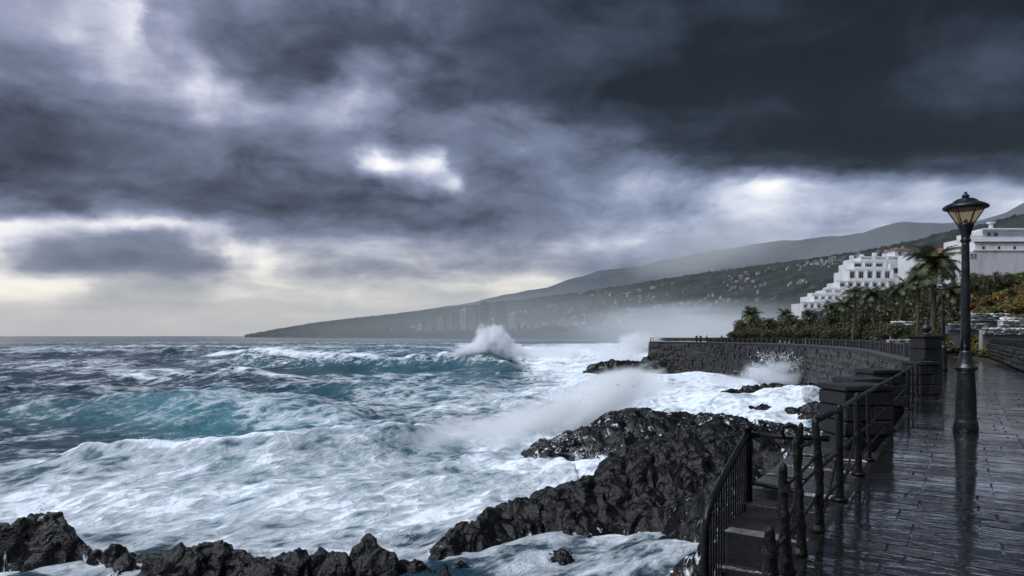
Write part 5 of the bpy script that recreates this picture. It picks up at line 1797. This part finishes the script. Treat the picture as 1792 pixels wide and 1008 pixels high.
# ------------------------------------------------------------------ towers and houses across the bay
def tower(px, w_px, ytop, t, label, mat):
    X_, Y_, Z_ = [float(v) for v in head_point(np.array([px]), np.array([t]))]
    z1 = EYE + (587 - ytop) / F * Y_
    w = w_px / F * Y_; h = z1 - Z_ + 2
    o = thing('apartment_tower', label, 'tower block', (X_, Y_, Z_ - 2), random.uniform(-.25, .25), 'tower blocks across the bay')
    dp = w * .7
    MB().box((0, 0, h / 2), (w, dp, h)).build('wall', mat, o)
    fl = max(4, int(h / 3.6))
    m = MB(); g = MB()
    for i in range(fl):
        z = (i + .5) * h / fl
        for k in range(3):
            x = (k - 1) * w * .31
            g.box((x, -dp / 2 - .05, z + .3), (w * .20, .12, h / fl * .5))
            m.box((x, -dp / 2 - .7, z - h / fl * .33), (w * .25, 1.35, .9))
        g.box((-w / 2 - .05, 0, z + .3), (.12, dp * .5, h / fl * .5))
    tag(m.build('balcony', M['white2'] if random.random() < .5 else M['cream'], o), kind='stuff')
    tag(g.build('window_glass', M['pane'], o), kind='stuff')
    MB().box((w * .1, 0, h + 1.6), (w * .4, dp * .5, 3.2)).build('lift_house', mat, o)
    return o


TW = [(752, 10, 563, .04, 'low grey tower block, first from the open sea', 'greyfac'), (772, 12, 556, .05, 'grey tower block second from the sea', 'greyfac'), (795, 14, 546, .05, 'mid-height tower block left of the brown group', 'greyfac'),
      (812, 11, 541, .07, 'pale slim tower block beside the brown group', 'cream'), (828, 14, 536, .05, 'brown tower block at the left of the brown group', 'brown'), (846, 15, 530, .045, 'tallest brown tower block across the bay', 'brown'),
      (862, 13, 531, .07, 'brown tower block behind the tallest one', 'brown'), (876, 15, 529, .05, 'broad dark brown tower block at the right of the group', 'brown'), (896, 11, 548, .06, 'pale low tower block right of the brown group', 'cream'),
      (735, 9, 568, .05, 'short pale tower block nearest the headland tip', 'cream')]
for px, w, yt, t, lab, mk in TW:
    tower(px, w, yt, t, lab, M[mk])

HM = []
for s, (mk, rk) in enumerate((('house1', 'brown'), ('house1', 'house2'), ('house2', 'brown'), ('house2', 'house2'), ('house2', 'greyfac'), ('house2', 'brown'))):
    w, dp, h = (1.0, .8, .62)
    m = MB().box((0, 0, h / 2 - .3), (w, dp, h + .6))
    m.box((.18, .05, h * 1.25), (w * .5, dp * .6, h * .5))
    for k in (-1, 1): m.box((k * .25, -dp / 2 - .006, h * .55), (.16, .02, .26), mi=2)
    e = .04
    if s % 2 == 0:
        m.add([(-w / 2 - e, -dp / 2 - e, h + .002), (w / 2 + e, -dp / 2 - e, h + .002), (w / 2 + e, dp / 2 + e, h + .002), (-w / 2 - e, dp / 2 + e, h + .002), (-w * .2, 0, h + .25), (w * .2, 0, h + .25)],
              [(0, 1, 5, 4), (1, 2, 5), (2, 3, 4, 5), (3, 0, 4)], mi=1)
    HM.append(m.mesh('house', M[mk], M[rk], M['pane']))
rr = random.Random(5)
def house(px, t, size, label, group):
    x, y, z = [float(v) for v in head_point(np.array([px]), np.array([t]))]
    o = link('house', rr.choice(HM), None, (x, y, z + 2.2 * min(1, t * 8)), (0, 0, rr.uniform(-.7, .5)), (size * rr.uniform(1, 1.9), size, size * rr.uniform(.8, 1.3)))
    return tag(o, label, 'house', group)
def townpart(px):
    return 'seaward of the tower blocks' if px < 770 else 'at the feet of the tower blocks' if px < 900 else 'between the towers and the bursting spray' if px < 1010 else 'toward the misty bay'
def hillpart(px):
    return 'above the tower blocks' if px < 1000 else 'above the tip of the promontory' if px < 1200 else 'above the leftmost palms' if px < 1400 else 'above the white hotel'
for i in range(120):
    px = rr.choice([rr.gauss(850, 70), rr.uniform(690, 1100), rr.gauss(960, 60)]); px = min(1130, max(660, px))
    house(px, rr.uniform(.035, .17) + max(0, (px - 900) / 900) * .3, rr.uniform(5, 8), 'small pale house in the far shore town, ' + townpart(px), 'far shore town houses ' + townpart(px))
for i in range(50):
    px = rr.uniform(1000, 1330); house(px, .22 + (px - 1000) / 330 * .15 + rr.uniform(-.05, .08), rr.uniform(4, 7), 'small pale house in the band low on the misty slope', 'houses low on the misty slope')
clus = [(rr.uniform(890, 1560), rr.uniform(.42, .95), rr.randint(3, 9)) for _ in range(44)]
spots = [(cx + rr.gauss(0, 16), ct + rr.gauss(0, .022)) for cx, ct, n_ in clus for _ in range(n_)][:215]
for px, t_h in spots:
    house(px, max(.36, min(.98, t_h)), rr.uniform(3.5, 7), 'tiny pale house high on the dark hillside, ' + hillpart(px), 'houses high on the hillside ' + hillpart(px))

# ------------------------------------------------------------------ spray
def spray(name, label, c, r, dens, seed, scale=1.5, lo=.30, hi=.75, rot=0.0, ragged=1.7, tilt=0.0):
    mt = mat_spray('white_spray_mist', dens, seed, scale, lo, hi, ragged)
    me = bpy.data.meshes.get('spray_shell')
    b = MB()
    n = 14
    b.lathe([(max(.01, math.sin(math.pi * i / 10)), -math.cos(math.pi * i / 10)) for i in range(11)], n)
    o = b.build(name, mt)
    o.location = c; o.scale = r; o.rotation_euler = (0, tilt, rot)
    return tag(o, kind='stuff')


for i_, (px_, py_, rx_, rz_2, dn_, tl_) in enumerate(((858, 598, 7.0, 6.4, .9, .15), (842, 606, 6.5, 4.2, .8, -.5), (880, 602, 6.0, 5.0, .8, .6), (850, 588, 3.6, 5.2, .8, -.1), (868, 590, 3.4, 5.0, .8, .25), (822, 614, 9, 2.8, .7, -.15), (895, 614, 8, 3.0, .7, .25))):
    spray('wave_spray', '', tuple(at(px_, py_, 178)), (rx_ * .82, 4.0, rz_2 * .92), dn_, 3.0 + 7.3 * i_, 2.1, .25, .65, ragged=2.1, tilt=tl_)
spray('wave_spray', '', tuple(at(960, 618, 190)), (17, 8, 2.6), 0.22, 6.0, 1.8)
spray('rock_spray', '', tuple(at(1035, 702, 64)), (8.0, 5.0, 3.8), 0.9, 8.0, 1.4, tilt=-.38)
spray('rock_spray', '', tuple(at(1095, 680, 76)), (9.4, 5.5, 3.3), 0.7, 9.0, 1.5, tilt=-.30)
spray('rock_spray', '', tuple(at(930, 742, 54)), (7.4, 4.0, 2.5), 0.8, 10.0, 1.5, tilt=-.32)
spray('rock_spray', '', tuple(at(800, 762, 50)), (7.0, 3.0, 1.7), 0.55, 14.0, 1.6, tilt=-.12)
spray('wall_spray', '', tuple(at(1348, 652, 116)), (9.2, 3.6, 3.6), 0.7, 11.0, 1.6)
spray('wall_spray', '', tuple(at(1270, 664, 128)), (10, 4, 1.6), 0.30, 15.0, 1.6)
spray('point_spray', '', tuple(at(1112, 596, 190)), (8, 6, 5.4), 0.4, 12.0, 1.4, tilt=-.3)
spray('point_spray', '', tuple(at(1080, 628, 182)), (12, 6, 4.4), 0.34, 13.0, 1.5)
spray('shore_mist', '', (170, 620, 8), (150, 260, 36), 0.0055, 16.0, 2.0, .0, .9, ragged=1.7)
spray('shore_mist', '', (150, 1150, 0), (620, 520, 120), 0.0011, 17.0, 1.2, .0, .9, ragged=.9)

spray('shore_mist', '', (0, 2300, 0), (1500, 900, 170), 0.00034, 18.0, 1.2, .0, .9, ragged=.8)
spray('hill_mist', '', tuple(at(1265, 432, 3150)), (560, 240, 170), 0.0030, 19.0, 1.3, .0, .9, ragged=1.3, tilt=-.25)
spray('hill_mist', '', (1750, 2500, 230), (1600, 620, 420), 0.00042, 20.0, 1.2, .0, .9, ragged=.8)


def drops(name, items, seed):
    """Flung water: many little drops as real geometry."""
    rg = np.random.default_rng(seed)
    Vs = []
    for (px, py, d), (sx, sy, sz), n, size, up in items:
        c = np.array(at(px, py, d))
        nj = max(6, n // 45)
        # jets thrown from the base, breaking into drops that spread and fall
        b0 = np.column_stack([rg.normal(0, sx * .28, nj), rg.normal(0, sy * .4, nj), np.zeros(nj)])
        dirx = rg.normal(0, .55, nj) + b0[:, 0] / sx; hgt = sz * rg.uniform(.35, 1.25, nj) * np.exp(-(b0[:, 0] / (sx * .55)) ** 2)
        w = rg.integers(0, nj, n); tt = rg.random(n) ** .75
        spread = (.05 + .16 * tt)[:, None]
        p = np.column_stack([b0[w, 0] + dirx[w] * tt * hgt[w] * .8, b0[w, 1], hgt[w] * (2.1 * tt - 1.15 * tt * tt)]) + rg.normal(size=(n, 3)) * spread * np.array([sx * .35, sy * .5, sz * .4])
        Vs.append((c + p, size * rg.lognormal(-.15, .65, n)))
    P = np.concatenate([v[0] for v in Vs]); s = np.concatenate([v[1] for v in Vs])[:, None]
    D = np.array([(1, 0, 0), (-1, 0, 0), (0, 1, 0), (0, -1, 0), (0, 0, 1), (0, 0, -1)], float)
    V = (P[:, None, :] + D[None] * s[:, None, :]).reshape(-1, 3)
    T = np.array([(0, 2, 4), (2, 1, 4), (1, 3, 4), (3, 0, 4), (2, 0, 5), (1, 2, 5), (3, 1, 5), (0, 3, 5)])
    Fq = (np.arange(len(P))[:, None, None] * 6 + T[None]).reshape(-1, 3)
    tag(link(name, np_mesh(name, V, Fq, [M['drop']], True)), kind='stuff')


drops('flung_drops', [((1362, 655, 115), (7, 2.0, 3.2), 2600, .032, True), ((1320, 662, 118), (8, 2, 1.6), 1200, .03, True),
                      ((858, 600, 178), (7, 3, 5.5), 1500, .035, True), ((860, 618, 177), (12, 2, 1.8), 1200, .035, True),
                      ((1030, 690, 64), (7, 4, 3.0), 1500, .016, True), ((985, 715, 60), (6, 4, 2.4), 1200, .015, True), ((970, 775, 50), (4, 2, 1.0), 1100, .012, True), ((1040, 805, 44), (6, 1.2, .7), 1200, .011, True),
                      ((1110, 600, 188), (7, 4, 4), 900, .035, True), ((300, 772, 43.5), (10, 1.2, .5), 500, .008, True), ((520, 776, 44), (10, 1.2, .5), 500, .008, True), ((100, 900, 29), (3, 1, .5), 400, .009, True),
                      ((640, 950, 27), (4, .8, .5), 500, .008, True)], 4)
